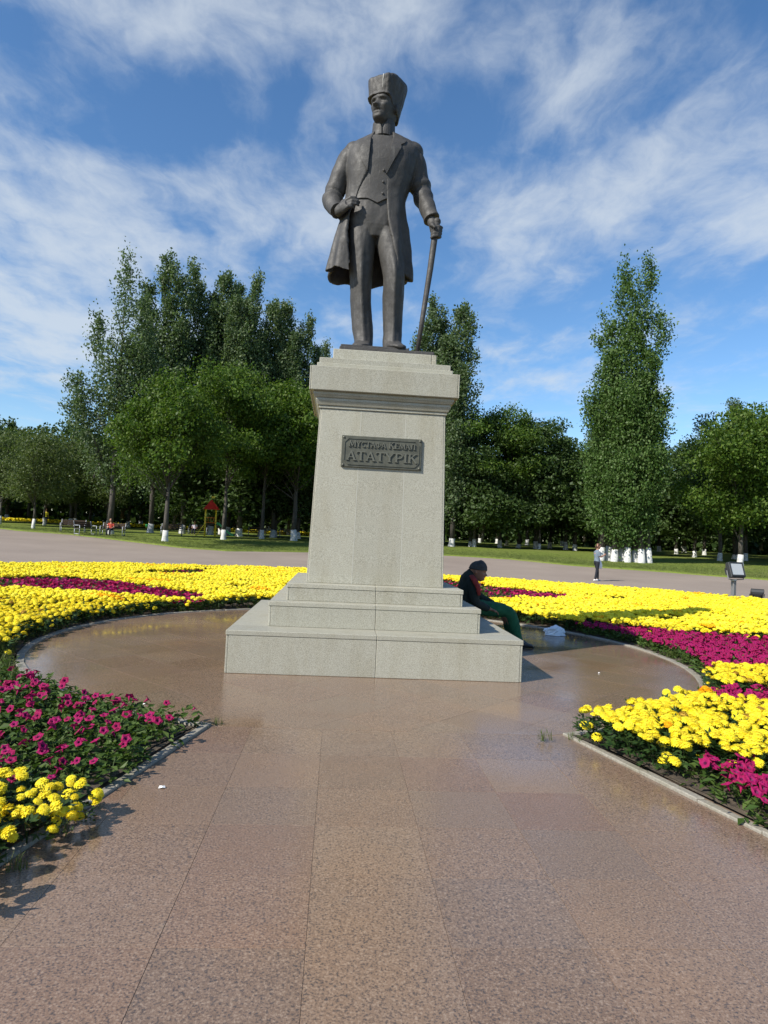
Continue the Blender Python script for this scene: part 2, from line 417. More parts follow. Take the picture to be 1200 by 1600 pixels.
CC = (0.0, 0.5); CR = 4.5                                            # paved circle round the monument
LK = [(-1.46, -3.72), (-1.98, -5.96), (-2.92, -10.0), (-4.3, -16.0)]  # kerb lines of the approach path
RK = [(1.50, -3.74), (2.02, -5.54), (3.30, -10.0), (5.0, -16.0)]
def lkx(y): return float(np.interp(-y, [-p[1] for p in LK], [p[0] for p in LK]))
def rkx(y): return float(np.interp(-y, [-p[1] for p in RK], [p[0] for p in RK]))

# soil of the beds: ring sheet round the circle with the approach path cut out
def bed_soil():
    V = []; F = []; n = 160
    rr = [4.52, 5.5, 7, 9, 11.5, 14, 16.3]
    lo, hi = -(PI - .345), PI - .345
    for i in range(n+1):
        a = lo + (hi-lo)*i/n
        for r in rr:
            x, y = CC[0] + r*math.sin(a), CC[1] + r*math.cos(a)
            V.append((x, y, .026 + .03*mnoise.noise((x*1.3, y*1.3, 0)) if r > 4.6 else .005))
    k = len(rr)
    for i in range(n):
        for q in range(k-1): F.append((i*k+q, (i+1)*k+q, (i+1)*k+q+1, i*k+q+1))
    b = len(V)
    # the two wedges beside the path
    for side in (-1, 1):
        a = lo if side < 0 else hi
        ex = [(CC[0]+r*math.sin(a), CC[1]+r*math.cos(a)) for r in rr]
        for (x, y) in ex:
            kx = (lkx(y)-.09 if side < 0 else rkx(y)+.09)
            V.append((x, y, .03)); V.append((kx, y, .023))
        for q in range(k-1):
            f = (b+2*q, b+2*q+1, b+2*q+3, b+2*q+2); F.append(f if side < 0 else f[::-1])
        b = len(V)
    me = npmesh('flowerbed_soil', np.array(V), np.array(F), [M['soil']], sm=True)
    return link('flowerbed_soil', fix_normals(me))
tag(bed_soil(), kind='structure')

# pavement: grout bed and single slabs
def clip(poly, n, d):
    """keep the side n.p <= d of a convex polygon"""
    out = []
    for i in range(len(poly)):
        p, q = poly[i], poly[(i+1) % len(poly)]
        a, b = n[0]*p[0]+n[1]*p[1]-d, n[0]*q[0]+n[1]*q[1]-d
        if a <= 0: out.append(p)
        if a*b < 0:
            t = a/(a-b); out.append((p[0]+(q[0]-p[0])*t, p[1]+(q[1]-p[1])*t))
    return out
def area(p): return abs(sum(p[i][0]*p[(i+1) % len(p)][1]-p[(i+1) % len(p)][0]*p[i][1] for i in range(len(p))))/2
def pavement():
    mb = MB()
    n = 96
    mb.add([(CC[0]+4.5*math.cos(2*PI*i/n), CC[1]+4.5*math.sin(2*PI*i/n), -.0022) for i in range(n)], [tuple(range(n))])
    mb.add([(lkx(-16), -16, -.0028), (rkx(-16), -16, -.0028), (rkx(-10), -10, -.0028), (1.75, -3.6, -.0028), (-1.7, -3.6, -.0028), (lkx(-10), -10, -.0028)], [(0, 1, 2, 3, 4, 5)])
    root = mb.build('pavement', M['grout']); tag(root, kind='structure')
    def tile(poly, m):
        c = (sum(p[0] for p in poly)/len(poly), sum(p[1] for p in poly)/len(poly))
        k = len(poly); g = .0007
        ring = []
        for p in poly:
            d = math.hypot(p[0]-c[0], p[1]-c[1]) or 1; s = 1 - g*1.4/d; ring.append((c[0]*0+(p[0]-c[0])*s, (p[1]-c[1])*s))
        dz = random.uniform(-.0005, .0005); tx, ty = random.uniform(-.0008, .0008), random.uniform(-.0008, .0008)
        top = [(x*.997, y*.997, dz+tx*x+ty*y) for x, y in ring]; mid = [(x, y, dz-.0008+tx*x+ty*y) for x, y in ring]; bot = [(x, y, -.022) for x, y in ring]
        t = MB(); t.loft([bot, mid, top]); me = t.mesh('paving_slab', m)
        link('paving_slab', fix_normals(me), root, (c[0], c[1], 0))
    # approach path, square grid
    ys = [-3.7, -4.33, -4.95, -5.48, -6.01, -6.54, -7.07, -7.60, -8.13, -8.66, -9.2]
    for i in range(len(ys)-1):
        for k in range(-5, 6):
            x0 = .02 + .57*k
            p = [(x0, ys[i+1]), (x0+.57, ys[i+1]), (x0+.57, ys[i]), (x0, ys[i])]
            for K, s in ((LK, -1), (RK, 1)):
                (ax, ay), (bx, by) = K[0], K[2]
                nx, ny = (ay-by)*s, (bx-ax)*s
                L_ = math.hypot(nx, ny); nx /= L_; ny /= L_
                if len(p) > 2: p = clip(p, (nx, ny), nx*ax+ny*ay - .002)
            if len(p) > 2 and area(p) > .004: tile(p, M['tile_dry'])
    # circle, diagonal grid
    s = .60; c45 = math.sqrt(.5)
    for i in range(-9, 10):
        for j in range(-9, 10):
            q = [(i*s, j*s), (i*s+s, j*s), (i*s+s, j*s+s), (i*s, j*s+s)]
            p = [((a-b)*c45+.05, (a+b)*c45+.45) for a, b in q]
            for k in range(40):
                a = 2*PI*k/40; n_ = (math.cos(a), math.sin(a))
                if len(p) > 2: p = clip(p, n_, n_[0]*CC[0]+n_[1]*CC[1]+4.41)
            if len(p) > 2: p = clip(p, (0, -1), 3.698)
            if len(p) < 3 or area(p) < .004: continue
            if all(abs(x) < 1.6 and abs(y) < 1.6 for x, y in p): continue
            tile(p, M['tile_wet'])
    return root
pavement()

def kerb():
    root_mb = MB()
    # bedding strips, just under the stones
    def strip(pts_in, pts_out, z):
        n = len(pts_in)
        root_mb.add([(*p, z) for p in pts_in]+[(*p, z) for p in pts_out], [(i, i+1, n+i+1, n+i) for i in range(n-1)])
    aL = math.atan2(-1.46, -4.22); aR = math.atan2(1.50, -4.24)
    aL = aL if aL < 0 else aL-2*PI
    n = 60
    arc = [aL + (aR-aL)*i/n for i in range(n+1)]
    strip([(CC[0]+4.43*math.sin(a), CC[1]+4.43*math.cos(a)) for a in arc], [(CC[0]+4.50*math.sin(a), CC[1]+4.50*math.cos(a)) for a in arc], -.004)
    strip([(x-.005, y) for x, y in LK], [(x-.06, y) for x, y in LK], -.004)
    strip([(x+.005, y) for x, y in RK], [(x+.06, y) for x, y in RK], -.004)
    root = root_mb.build('kerb', M['grout']); tag(root, kind='structure')
    def stone(quad, h):
        c = (sum(p[0] for p in quad)/4, sum(p[1] for p in quad)/4)
        t = MB(); t.loft([[(p[0]-c[0], p[1]-c[1], -.03) for p in quad], [(p[0]-c[0], p[1]-c[1], h) for p in quad]])
        me = t.mesh('kerb_stone', M['kerb']); bevel_mesh(me, .006); link('kerb_stone', me, root, (*c, random.uniform(-.004, .004)))
    ns = 44
    for i in range(ns):
        a0, a1 = aL+(aR-aL)*(i+.012)/ns, aL+(aR-aL)*(i+.988)/ns
        f = lambda r, a: (CC[0]+r*math.sin(a), CC[1]+r*math.cos(a))
        stone([f(4.42, a0), f(4.42, a1), f(4.51, a1), f(4.51, a0)], .016)
    for K, s in ((LK, -1), (RK, 1)):
        y = K[0][1]
        while y > -10:
            y2 = y - random.choice((.5, .62, .8, .45)); fx = lkx if s < 0 else rkx
            stone([(fx(y-.004)+s*.066, y-.004), (fx(y-.004), y-.004), (fx(y2+.004), y2+.004), (fx(y2+.004)+s*.066, y2+.004)][::s], .02)
            y = y2
kerb()

# ================================================================== MONUMENT PEDESTAL
M['pointing'] = mat('pale_pointing', (.43, .42, .36), .85)
PED = empty('pedestal', (0, 0, 0))
tag(PED, 'tall stepped pale granite pedestal with a bronze name plaque', 'pedestal')
def slab(name, x0, x1, y0, y1, z0, z1, m='stone', bw=.005):
    t = MB(); t.box((0, 0, 0), (x1-x0, y1-y0, z1-z0)); me = t.mesh(name, M[m]); bevel_mesh(me, bw)
    return link(name, me, PED, ((x0+x1)/2, (y0+y1)/2, (z0+z1)/2))
g = .0016
def ring_slabs(name, a, z0, z1, inner, edge=.026, rec=.004, split=0.0):
    """front in two slabs, both sides and back; the sides show their sawn edge at the corners"""
    slab(name, -a+edge+g, split-g, -a, -inner, z0, z1); slab(name, split+g, a-edge-g, -a, -inner, z0, z1)
    slab(name, -a, -a+edge, -a+rec, a, z0, z1)
    slab(name, a-edge, a, -a+rec, a, z0, z1)
    slab(name, -a+edge+g, a-edge-g, inner, a, z0, z1)
def tread(a, an, z1, th=.055, ov=.006):
    a += ov; q = an - .03
    for (x0, x1, y0, y1) in ((-a, -g, -a, -q), (g, a, -a, -q), (-a, -q, -q+g, a), (q, a, -q+g, a), (-q+g, q-g, q, a)):
        slab('tread', x0, x1, y0, y1, z1-th, z1)
A = [1.6933, 1.2767, 1.0871]; Z = [0.0, .4815, .7776, .988]
core = MB(); core.box((0, 0, .21), (3.24, 3.24, .43)); core.box((0, 0, .6), (2.42, 2.42, .3)); core.box((0, 0, .86), (2.05, 2.05, .2))
core.loft([[(-a, -a, z), (a, -a, z), (a, a, z), (-a, a, z)] for a, z in ((.832, .97), (.772, 3.25), (.66, 3.75), (.62, 3.95))])
core.build('core', M['mortar'], PED)
for i in range(3):
    nx = A[i+1] if i < 2 else .8713
    ring_slabs('step_riser', A[i], Z[i]+(.0005 if i == 0 else 0.0), Z[i+1]-.056, A[i]-.045)
    tread(A[i], nx, Z[i+1])
def shaft_panel(xf0, xf1, rot, z0=.989, z1=3.212):
    """tapering facing slab; xf are fractions of the half width"""
    def a(z): return .8713 + (z-.988)/(3.2136-.988)*(.8121-.8713)
    t = MB(); vs = []
    for z in (z0, z1):
        for d in (0, .035):
            for f in (xf0, xf1): vs.append((f*a(z)+(g if f == xf0 else -g), -a(z)+d, z))
    R = Matrix.Rotation(rot, 3, 'Z')
    t.add([R @ Vector(v) for v in vs], [(0, 1, 5, 4), (2, 6, 7, 3), (0, 2, 3, 1), (4, 5, 7, 6), (0, 4, 6, 2), (1, 3, 7, 5)])
    me = t.mesh('shaft_panel', M['stone']); bevel_mesh(me, .004); link('shaft_panel', me, PED)
for f0, f1 in ((-.975, -.345), (-.345, .365), (.365, .975)): shaft_panel(f0, f1, 0)
for r in (PI/2, PI, -PI/2): shaft_panel(-.997, 0, r); shaft_panel(0, .997, r)
# pale pointing in the two shaft joints
for f in (-.345, .365):
    t = MB(); vs = []
    for z in (.992, 3.21):
        a_ = .8713 + (z-.988)/(3.2136-.988)*(.8121-.8713)
        vs.append([(f*a_+dx, -a_+d, z) for dx, d in ((-.004, -.0012), (.004, -.0012), (.004, .02), (-.004, .02))])
    t.loft(vs); t.build('pointing', M['pointing'], PED)
def sq(name, a, z0, z1, bw=.005, a2=None):
    t = MB(); a2 = a2 or a
    t.loft([[(-q, -q, z), (q, -q, z), (q, q, z), (-q, q, z)] for q, z in ((a, z0), (a2, z1))]); me = t.mesh(name, M['stone']); bevel_mesh(me, bw); return link(name, me, PED)
sq('moulding', .828, 3.214, 3.252); sq('moulding', .842, 3.2525, 3.305, .004, .866); sq('moulding', .868, 3.3055, 3.345)
sq('moulding', .880, 3.3455, 3.375, .004, .898); sq('moulding', .902, 3.3755, 3.419)
ca = .956
slab('cap_block', -ca+.02, ca-.02-g, -ca, ca, 3.4195, 3.7267, bw=.007)
slab('cap_block', -ca, -ca+.02-g, -ca+.003, ca, 3.4195, 3.7267); slab('cap_block', ca-.02, ca, -ca+.003, ca, 3.4195, 3.7267)
sq('upper_block', .875, 3.727, 3.790, .006); sq('upper_block', .848, 3.7905, 3.8647, .006)
slab('top_block', -.681, .615, -.681, .681, 3.865, 4.035, bw=.008); slab('top_block', .615+g, .681, -.679, .681, 3.865, 4.033, bw=.006)

def plaque():
    y0 = -.8266; w, h = 1.03, .405; cx, cz = .003, 2.676
    t = MB(); t.box((0, 0, 0), (w, .034, h)); me = t.mesh('plaque', M['plaque']); bevel_mesh(me, .006)
    p = link('plaque', me, PED, (cx, y0-.012, cz)); p.rotation_euler = (math.radians(-1.5), 0, 0)
    fy = -.017
    fr = MB(); b = .036; ch = .05
    def bar(x0, z0, x1, z1, wd=.012):
        d = Vector((x1-x0, 0, z1-z0)); R = Matrix.Rotation(-math.atan2(z1-z0, x1-x0), 3, 'Y')
        fr.box(((x0+x1)/2, fy-.004, (z0+z1)/2), (d.length, .010, wd), R=R)
    X, Zz = w/2-b, h/2-b
    bar(-X+ch, Zz, X-ch, Zz); bar(-X+ch, -Zz, X-ch, -Zz); bar(-X, -Zz+ch, -X, Zz-ch); bar(X, -Zz+ch, X, Zz-ch)
    for sx in (-1, 1):
        for sz in (-1, 1): bar(sx*X, sz*(Zz-ch), sx*(X-ch), sz*Zz, .011)
    fr.build('raised_border', M['plaque'], p)
    for sx in (-1, 1):
        for sz in (-1, 1):
            s = MB(); s.loft([[(.016*math.cos(k*PI/5), 0, .016*math.sin(k*PI/5)) for k in range(10)], [(.011*math.cos(k*PI/5), -.010, .011*math.sin(k*PI/5)) for k in range(10)]])
            s.build('screw', M['plaque_text'], p, True, (sx*(w/2-.026), fy, sz*(h/2-.026)))
    # letters: thick/thin strokes with serifs on a unit em
    T, t_ = .17, .09
    def arc(cx, cz, rx, rz, a0, a1, n=9): return [(cx+rx*math.cos(math.radians(a0+(a1-a0)*i/n)), cz+rz*math.sin(math.radians(a0+(a1-a0)*i/n))) for i in range(n+1)]
    def ser(x, z, w_=.30): return ([(x-w_/2, z), (x+w_/2, z)], .07)
    S = {
     'М': (1.05, [([(.14, 0), (.14, 1)], t_), ([(.14, 1), (.52, .12)], T), ([(.52, .12), (.91, 1)], t_), ([(.91, 1), (.91, 0)], T), ser(.14, .035), ser(.91, .035), ser(.10, .965, .2), ser(.94, .965, .2)]),
     'Ү': (.86, [([(.08, 1), (.43, .48)], T), ([(.78, 1), (.43, .48)], t_), ([(.43, .5), (.43, 0)], T), ser(.43, .035), ser(.10, .965), ser(.77, .965)]),
     'С': (.80, [(arc(.44, .5, .34, .46, 50, 310, 14), .13), ([(.67, .98), (.67, .72)], .06), ([(.67, .02), (.67, .28)], .05)]),
     'Т': (.80, [([(.40, .96), (.40, 0)], T), ([(.03, .955), (.77, .955)], .085), ser(.40, .035), ([(.05, .98), (.05, .76)], .06), ([(.75, .98), (.75, .76)], .06)]),
     'А': (.88, [([(.12, 0), (.43, 1)], t_), ([(.43, 1), (.76, 0)], T), ([(.22, .34), (.64, .34)], .075), ser(.12, .035, .26), ser(.76, .035, .3)]),
     'Ф': (.92, [([(.46, 1), (.46, 0)], T), (arc(.46, .52, .36, .27, 0, 360, 18), .11), ser(.46, .035), ser(.46, .965)]),
     'К': (.90, [([(.17, 0), (.17, 1)], T), ([(.20, .46), (.70, 1)], t_), ([(.36, .60), (.76, 0)], T), ser(.17, .035), ser(.17, .965), ser(.78, .035, .22), ser(.70, .965, .22)]),
     'Е': (.74, [([(.17, 0), (.17, 1)], T), ([(.05, .955), (.66, .955)], .085), ([(.05, .045), (.68, .045)], .085), ([(.17, .52), (.50, .52)], .07), ([(.64, .98), (.64, .76)], .06), ([(.66, .02), (.66, .26)], .06), ([(.50, .40), (.50, .64)], .05)]),
     'Л': (.90, [([(.10, .05), (.22, .16), (.30, .9)], .10), ([(.24, .955), (.86, .955)], .085), ([(.72, .95), (.72, 0)], T), ser(.72, .035)]),
     'Р': (.76, [([(.17, 0), (.17, 1)], T), ([(.17, .96), (.40, .96)]+arc(.40, .71, .27, .25, 90, -90, 9)+[(.17, .46)], .11), ser(.17, .035), ser(.14, .965, .22)]),
     'І': (.40, [([(.20, 0), (.20, 1)], T), ser(.20, .035), ser(.20, .965)]),
    }
    def glyph(chs, x, z, sx, sz):
        w_, strokes = S[chs]; q = MB(); dpt = 0
        for pts, wd in strokes:
            for i in range(len(pts)-1):
                (ax, az), (bx, bz) = pts[i], pts[i+1]
                ax, bx, az, bz = ax*sx, bx*sx, az*sz, bz*sz
                L_ = math.hypot(bx-ax, bz-az); dpt += .00013
                # stroke width measured across, in em units of the mean scale
                R = Matrix.Rotation(-math.atan2(bz-az, bx-ax), 3, 'Y')
                q.box(((ax+bx)/2, -.008+dpt*.5, (az+bz)/2), (L_+(wd*sz*.35 if len(pts) > 2 else 0), .016-dpt, wd*(sx+sz)/2), R=R)
        q.build('letter', M['plaque_text'], p, False, (x, fy, z))
        return w_*sx
    def line(text, x0, x1, z, hgt, big=()):
        tot = 0
        for i, c in enumerate(text): tot += (.42 if c == ' ' else S[c][0]*(1.18 if i in big else 1.0))
        k = (x1-x0)/tot; x = x0
        for i, c in enumerate(text):
            if c == ' ': x += .42*k; continue
            f = 1.18 if i in big else 1.0
            x += glyph(c, x, z, k*f, hgt*f)
    line('МҮСТАФА КЕМАЛ', -.425, .432, 2.735-cz, .070, (0, 8))
    line('АТАТҮРІК', -.452, .468, 2.562-cz, .118)
plaque()

# ================================================================== BRONZE STATUE
STB = 4.035
ST = empty('statue', (0, 0, STB))
tag(ST, 'dark bronze statue of a man in frock coat and tall hat leaning on a cane', 'statue')
M['dropping'] = mat('pale_dropping', (.42, .41, .38), .8)
def rough_up(me, amp1=.010, s1=5.0, amp2=.005, s2=16.0, seed=0):
    """hammered, hand-modelled surface"""
    n = len(me.vertices); co = np.empty(n*3, np.float32); me.vertices.foreach_get('co', co); co = co.reshape(-1, 3)
    no = np.empty(n*3, np.float32); me.vertex_normals.foreach_get('vector', no); no = no.reshape(-1, 3)
    d = np.array([amp1*mnoise.noise((p[0]*s1+seed, p[1]*s1, p[2]*s1*.55)) + amp2*mnoise.noise((p[0]*s2, p[1]*s2+seed, p[2]*s2*.6)) for p in co], np.float32)
    me.vertices.foreach_set('co', (co + no*d[:, None]).ravel()); me.update(); return me
def statue_part(name, me, parent=None, m='bronze'):
    me.transform(Matrix.Translation((0, 0, -STB))); me.materials.clear(); me.materials.append(M[m])
    me.polygons.foreach_set('material_index', [0]*len(me.polygons)); return link(name, me, parent or ST)
def interp(tab, z):
    zs = [t[0] for t in tab]; cols = list(zip(*tab))[1:]
    o = np.argsort(zs); zs = np.array(zs)[o]
    return [float(np.interp(z, zs, np.array(c)[o])) for c in cols]
def smooth_interp(tab, z):
    return [sum(interp(tab, z+d)[i]*w for d, w in ((-.05, .25), (0, .5), (.05, .25))) for i in range(len(tab[0])-1)]
def sup(a, p): 
    c, s = math.cos(a), math.sin(a); return (math.copysign(abs(s)**(2/p), s), -math.copysign(abs(c)**(2/p), c))   # a = 0 is the front (-y)

# ---- plinth plate
pl = MB(); pl.box((.035, .02, 4.085), (1.285, 1.02, .097)); pl.box((-.13, .03, 4.15), (.93, .94, .05))
me = pl.mesh('plinth_plate', M['bronze']); bevel_mesh(me, .012); statue_part('plinth_plate', me)

# ---- head in human metres: x to his left as seen, -y forward, z up from the chin
HS = 2.28
def head_rings(mb, place):
    tab = [  # z, front, back, half width, power
        (-.012, -.055, .00, .020, 2.2), (.000, -.082, .008, .034, 2.3), (.012, -.094, .022, .044, 2.4), (.03, -.098, .045, .053, 2.5), (.05, -.098, .068, .0605, 2.5),
        (.075, -.099, .083, .066, 2.4), (.095, -.099, .093, .0705, 2.4), (.115, -.098, .099, .073, 2.3), (.135, -.102, .102, .075, 2.3), (.16, -.100, .104, .077, 2.2), (.19, -.092, .098, .074, 2.1), (.215, -.07, .075, .06, 2.0), (.232, -.03, .04, .03, 2)]
    n = 120; rings = []
    zz = np.arange(-.012, .2325, .0035)
    G = lambda v, s: math.exp(-(v/s)**2/2)
    for z in zz:
        f, b, w, p = [sum(interp(tab, z+d)[i] for d in (-.006, 0, .006))/3 for i in range(4)]
        ring = []
        for k in range(n):
            a = 2*PI*k/n; sx, sy = sup(a, p+.75)
            x = sx*w*.95; y = (-sy)*f if sy < 0 else sy*b
            y = f*abs(sy) if sy < 0 else b*sy
            if y < 0:
                d = 0
                # nose
                if z > .066: 
                    t = min(1, max(0, (.128-z)/(.128-.080))); dn = (.004+.027*t**1.15) * (1 if z > .080 else max(0, (z-.066)/.014)**.6)
                    d += dn*G(x, .0075+.0065*t)
                d += .011*G(abs(x)-.012, .006)*G(z-.079, .006)                         # wings of the nose
                for s in (-1, 1):
                    d += -.020*G(x-s*.031, .0155)*G(z-.113, .0095)                    # eye sockets
                    d += .0085*G(x-s*.032, .0095)*G(z-.111, .0055)                     # eyeballs
                    d += .0035*G(x-s*.032, .012)*G(z-.1175, .0022)                     # upper lids
                    d += .0095*G(x-s*.034, .020)*G(z-.131+abs(x)*.06, .0055)           # brows
                    d += .006*G(x-s*.050, .013)*G(z-.088, .013)                        # cheek bones
                    d += -.0075*G(x-s*.046, .014)*G(z-.052, .016)                      # hollow cheeks
                d += -.004*G(x, .010)*G(z-.130, .006)
                d += .0095*G(abs(x)-.010, .013)*G(z-.0615, .0055)                      # moustache
                d += -.008*G(x, .024)*G(z-.0515, .0028)                               # mouth line
                d += .0055*G(x, .016)*G(z-.0445, .0048)                                # lower lip
                d += -.004*G(x, .018)*G(z-.034, .004)
                d += .0075*G(x, .017)*G(z-.016, .010)                                  # chin
                y -= d
            ring.append(place(Vector((x, y, z))))
        rings.append(ring)
    mb.loft(rings)
HR = Matrix.Rotation(math.radians(-37), 3, 'Z') @ Matrix.Rotation(math.radians(4), 3, 'Y')
HC = Vector((-.135, -.02, 7.476))
def place_head(v): return HC + HR @ (v*HS)

# ---- the body: one continuous surface (boots, trousers, hips, waistcoat, neck, head, hands)
def section_loft(mb, tab, n=56, crease=0.0, dz=.05):
    """tab rows: z, cx, cy, rx, ry, power"""
    tab = sorted(tab); zz = np.arange(tab[0][0], tab[-1][0]+1e-6, dz); rings = []
    for z in zz:
        cx, cy, rx, ry, p = smooth_interp(tab, z) if tab[0][0]+.05 < z < tab[-1][0]-.05 else interp(tab, z)
        r = []
        for k in range(n):
            a = 2*PI*k/n; sx, sy = sup(a, p)
            cz = crease*min(1, max(0, (5.75-z)/.4)); c = 1 + cz*math.exp(-(((a+PI) % (2*PI)-PI)/.22)**2) + cz*.6*math.exp(-((a-PI)/.3)**2)
            r.append(Vector((cx+sx*rx*c, cy+sy*ry*c, z)))
        rings.append(r)
    mb.loft(rings)
b = MB()
# viewer-left leg, viewer-right leg
section_loft(b, [(4.22, -.275, -.03, .125, .17, 2.2), (4.34, -.275, .0, .132, .15, 2.2), (4.50, -.295, .02, .142, .15, 2.2), (4.75, -.325, .03, .150, .165, 2.1), (4.95, -.345, .02, .152, .175, 2.1), (5.10, -.355, -.02, .148, .17, 2.1), (5.25, -.362, -.03, .155, .18, 2.1), (5.5, -.372, -.02, .178, .20, 2.1), (5.75, -.375, -.01, .198, .225, 2.1), (5.95, -.36, 0, .215, .24, 2.1)], crease=.17)
section_loft(b, [(4.22, .12, -.10, .125, .17, 2.2), (4.34, .120, -.07, .135, .15, 2.2), (4.50, .127, -.05, .130, .145, 2.2), (4.75, .115, -.05, .145, .16, 2.1), (4.95, .108, -.07, .152, .175, 2.1), (5.12, .108, -.11, .150, .17, 2.1), (5.25, .105, -.12, .152, .18, 2.1), (5.5, .075, -.09, .176, .20, 2.1), (5.75, .03, -.05, .200, .225, 2.1), (5.95, -.0, -.02, .215, .24, 2.1)], crease=.17)
# boots
for (cx, cy, rz) in ((-.285, -.02, .16), (.135, -.09, -.20)):
    R = Matrix.Rotation(-rz, 3, 'Z'); rings = []
    for (y, w, h, zb) in ((.20, .05, .10, 0), (.17, .10, .17, 0), (.06, .118, .21, 0), (-.08, .118, .20, 0), (-.18, .122, .13, 0), (-.28, .115, .085, 0), (-.35, .085, .06, 0), (-.39, .04, .04, 0)):
        rings.append([Vector((cx, cy, 4.165)) + R @ Vector((w*math.copysign(abs(math.sin(2*PI*k/20))**.8, math.sin(2*PI*k/20)), y, h*max(0, .5-.5*math.cos(2*PI*k/20))**.8)) for k in range(20)])
    b.loft(rings)
# hips, waistcoat, chest
section_loft(b, [(5.80, -.19, 0, .30, .21, 2.6), (5.95, -.19, -.01, .385, .255, 2.6), (6.1, -.19, -.01, .40, .265, 2.5), (6.35, -.19, -.01, .385, .255, 2.4), (6.6, -.17, -.01, .41, .265, 2.4), (6.85, -.15, -.01, .45, .275, 2.4), (7.05, -.135, .0, .46, .255, 2.4), (7.2, -.13, .02, .40, .20, 2.3), (7.30, -.135, .02, .25, .165, 2.1), (7.38, -.14, .015, .15, .14, 2.0)])
# neck
section_loft(b, [(7.25, -.135, .02, .15, .15, 2), (7.40, -.135, .01, .130, .14, 2), (7.55, -.14, .0, .135, .145, 2), (7.66, -.14, .0, .135, .145, 2)])
head_rings(b, place_head)
for s in (-1, 1):                                                    # ears, half under the hat
    b.ball(place_head(Vector((s*.074, .012, .10))), (.028, .05, .075), 8)
# arms inside the sleeves
b.tube([(-.50, .02, 7.06), (-.70, .04, 6.78), (-.82, .06, 6.46), (-.77, -.10, 6.16), (-.70, -.22, 6.09)], [.12, .10, .085, .075, .07])
b.tube([(.26, .02, 7.08), (.38, .04, 6.8), (.47, .03, 6.55), (.56, -.10, 6.22), (.615, -.17, 6.04)], [.12, .105, .09, .075, .07])
# his right hand laid on the hip: palm, four fingers, thumb
b.tube([(-.735, -.20, 6.10), (-.665, -.27, 6.125), (-.60, -.315, 6.155)], [(.060, .075), (.062, .088), (.050, .085)], 14, up=(0, -1, .2))
for i, (dx, dz, L_) in enumerate(((0.0, .068, .95), (.012, .026, 1.05), (.008, -.018, 1.0), (-.02, -.058, .8))):
    p0 = Vector((-.63+dx, -.305, 6.145+dz)); b.tube([p0, p0+Vector((.075*L_, -.038, .022)), p0+Vector((.14*L_, -.030, .030)), p0+Vector((.185*L_, .010, .028))], [.030, .029, .026, .020], 8)
b.tube([(-.70, -.22, 6.17), (-.66, -.21, 6.24), (-.60, -.20, 6.275), (-.55, -.17, 6.285)], [.034, .034, .030, .022], 8)
# his left hand closed over the cane
cane_top, cane_bot = Vector((.655, -.20, 5.98)), Vector((.465, -.24, 4.165))
b.tube([(.60, -.14, 6.09), (.635, -.165, 6.02), (.655, -.175, 5.95), (.655, -.18, 5.885)], [(.062, .068), (.078, .082), (.082, .085), (.06, .07)], 14)
for i in range(4):
    z = 5.995 - i*.044; c = cane_top + (cane_bot-cane_top)*((cane_top.z-z)/(cane_top.z-cane_bot.z))
    pts = [c+Vector((r*math.cos(a), r*math.sin(a), -.012*q)) for q, (r, a) in enumerate(((.060, .9), (.074, -.1), (.074, -1.1), (.068, -2.0), (.058, -2.8)))]
    b.tube(pts, [.031, .031, .029, .026, .021], 8)
b.tube([(.605, -.16, 6.04), (.585, -.235, 6.01), (.60, -.285, 5.97), (.635, -.30, 5.93)], [.036, .034, .030, .022], 8)
me = remesh(b.mesh('body', M['bronze']), .0105, 1, M['bronze']); rough_up(me, .009, 5, .0035, 17)
statue_part('body', me)

# ---- waistcoat: shell over the chest with a pointed lower edge and a centre closing
def front_y(tab, x, z):
    cx, cy, rx, ry, p = interp(tab, z); u = min(.98, abs((x-cx)/rx)); return cy - ry*(1-u**p)**(1/p)
CT = [(6.1, -.19, -.01, .40, .265, 2.5), (6.35, -.19, -.01, .385, .255, 2.4), (6.6, -.17, -.01, .41, .265, 2.4), (6.85, -.15, -.01, .45, .275, 2.4), (7.05, -.135, .0, .46, .255, 2.4), (7.2, -.13, .02, .40, .20, 2.3), (7.30, -.135, .02, .25, .165, 2.1), (7.38, -.14, .015, .15, .14, 2.0)]
def patch(mb, tab, fx0, fx1, fz0, fz1, off, th, nu=18, nv=30):
    """curved sheet with thickness lying on the front; x borders are functions of v, z borders functions of u"""
    grid = []
    for j in range(nv+1):
        v = j/nv
        for i in range(nu+1):
            u = i/nu; x = fx0(v)*(1-u)+fx1(v)*u; z = fz0(u)*(1-v)+fz1(u)*v
            grid.append((x, front_y(tab, x, z)-off, z))
    n = len(grid); w = nu+1
    vs = grid + [(x, y+th, z) for x, y, z in grid]; fs = []
    for j in range(nv):
        for i in range(nu):
            a = j*w+i; fs.append((a, a+1, a+w+1, a+w)); fs.append((n+a, n+a+w, n+a+w+1, n+a+1))
    for j in range(nv): fs.append((j*w, (j+1)*w, n+(j+1)*w, n+j*w)); fs.append((j*w+nu, n+j*w+nu, n+(j+1)*w+nu, (j+1)*w+nu))
    for i in range(nu): fs.append((i, n+i, n+i+1, i+1)); fs.append((nv*w+i, nv*w+i+1, n+nv*w+i+1, n+nv*w+i))
    mb.add(vs, fs)
vm = MB()
patch(vm, CT, lambda v: -.50+.17*v, lambda v: -.185+.02*v, lambda u: 6.30-.02*u+(-.055 if u > .55 else 0)*(u-.55)/.45, lambda u: 7.26, .020, .05)
patch(vm, CT, lambda v: -.187+.02*v, lambda v: .06-.02*v, lambda u: 6.225+.07*min(1, u*2.2), lambda u: 7.25, .028, .05)
for k in range(3):
    z = 6.36+k*.16; x = -.172; vm.ball((x+.05, front_y(CT, x, z)-.034, z), (.017, .012, .017), 5)
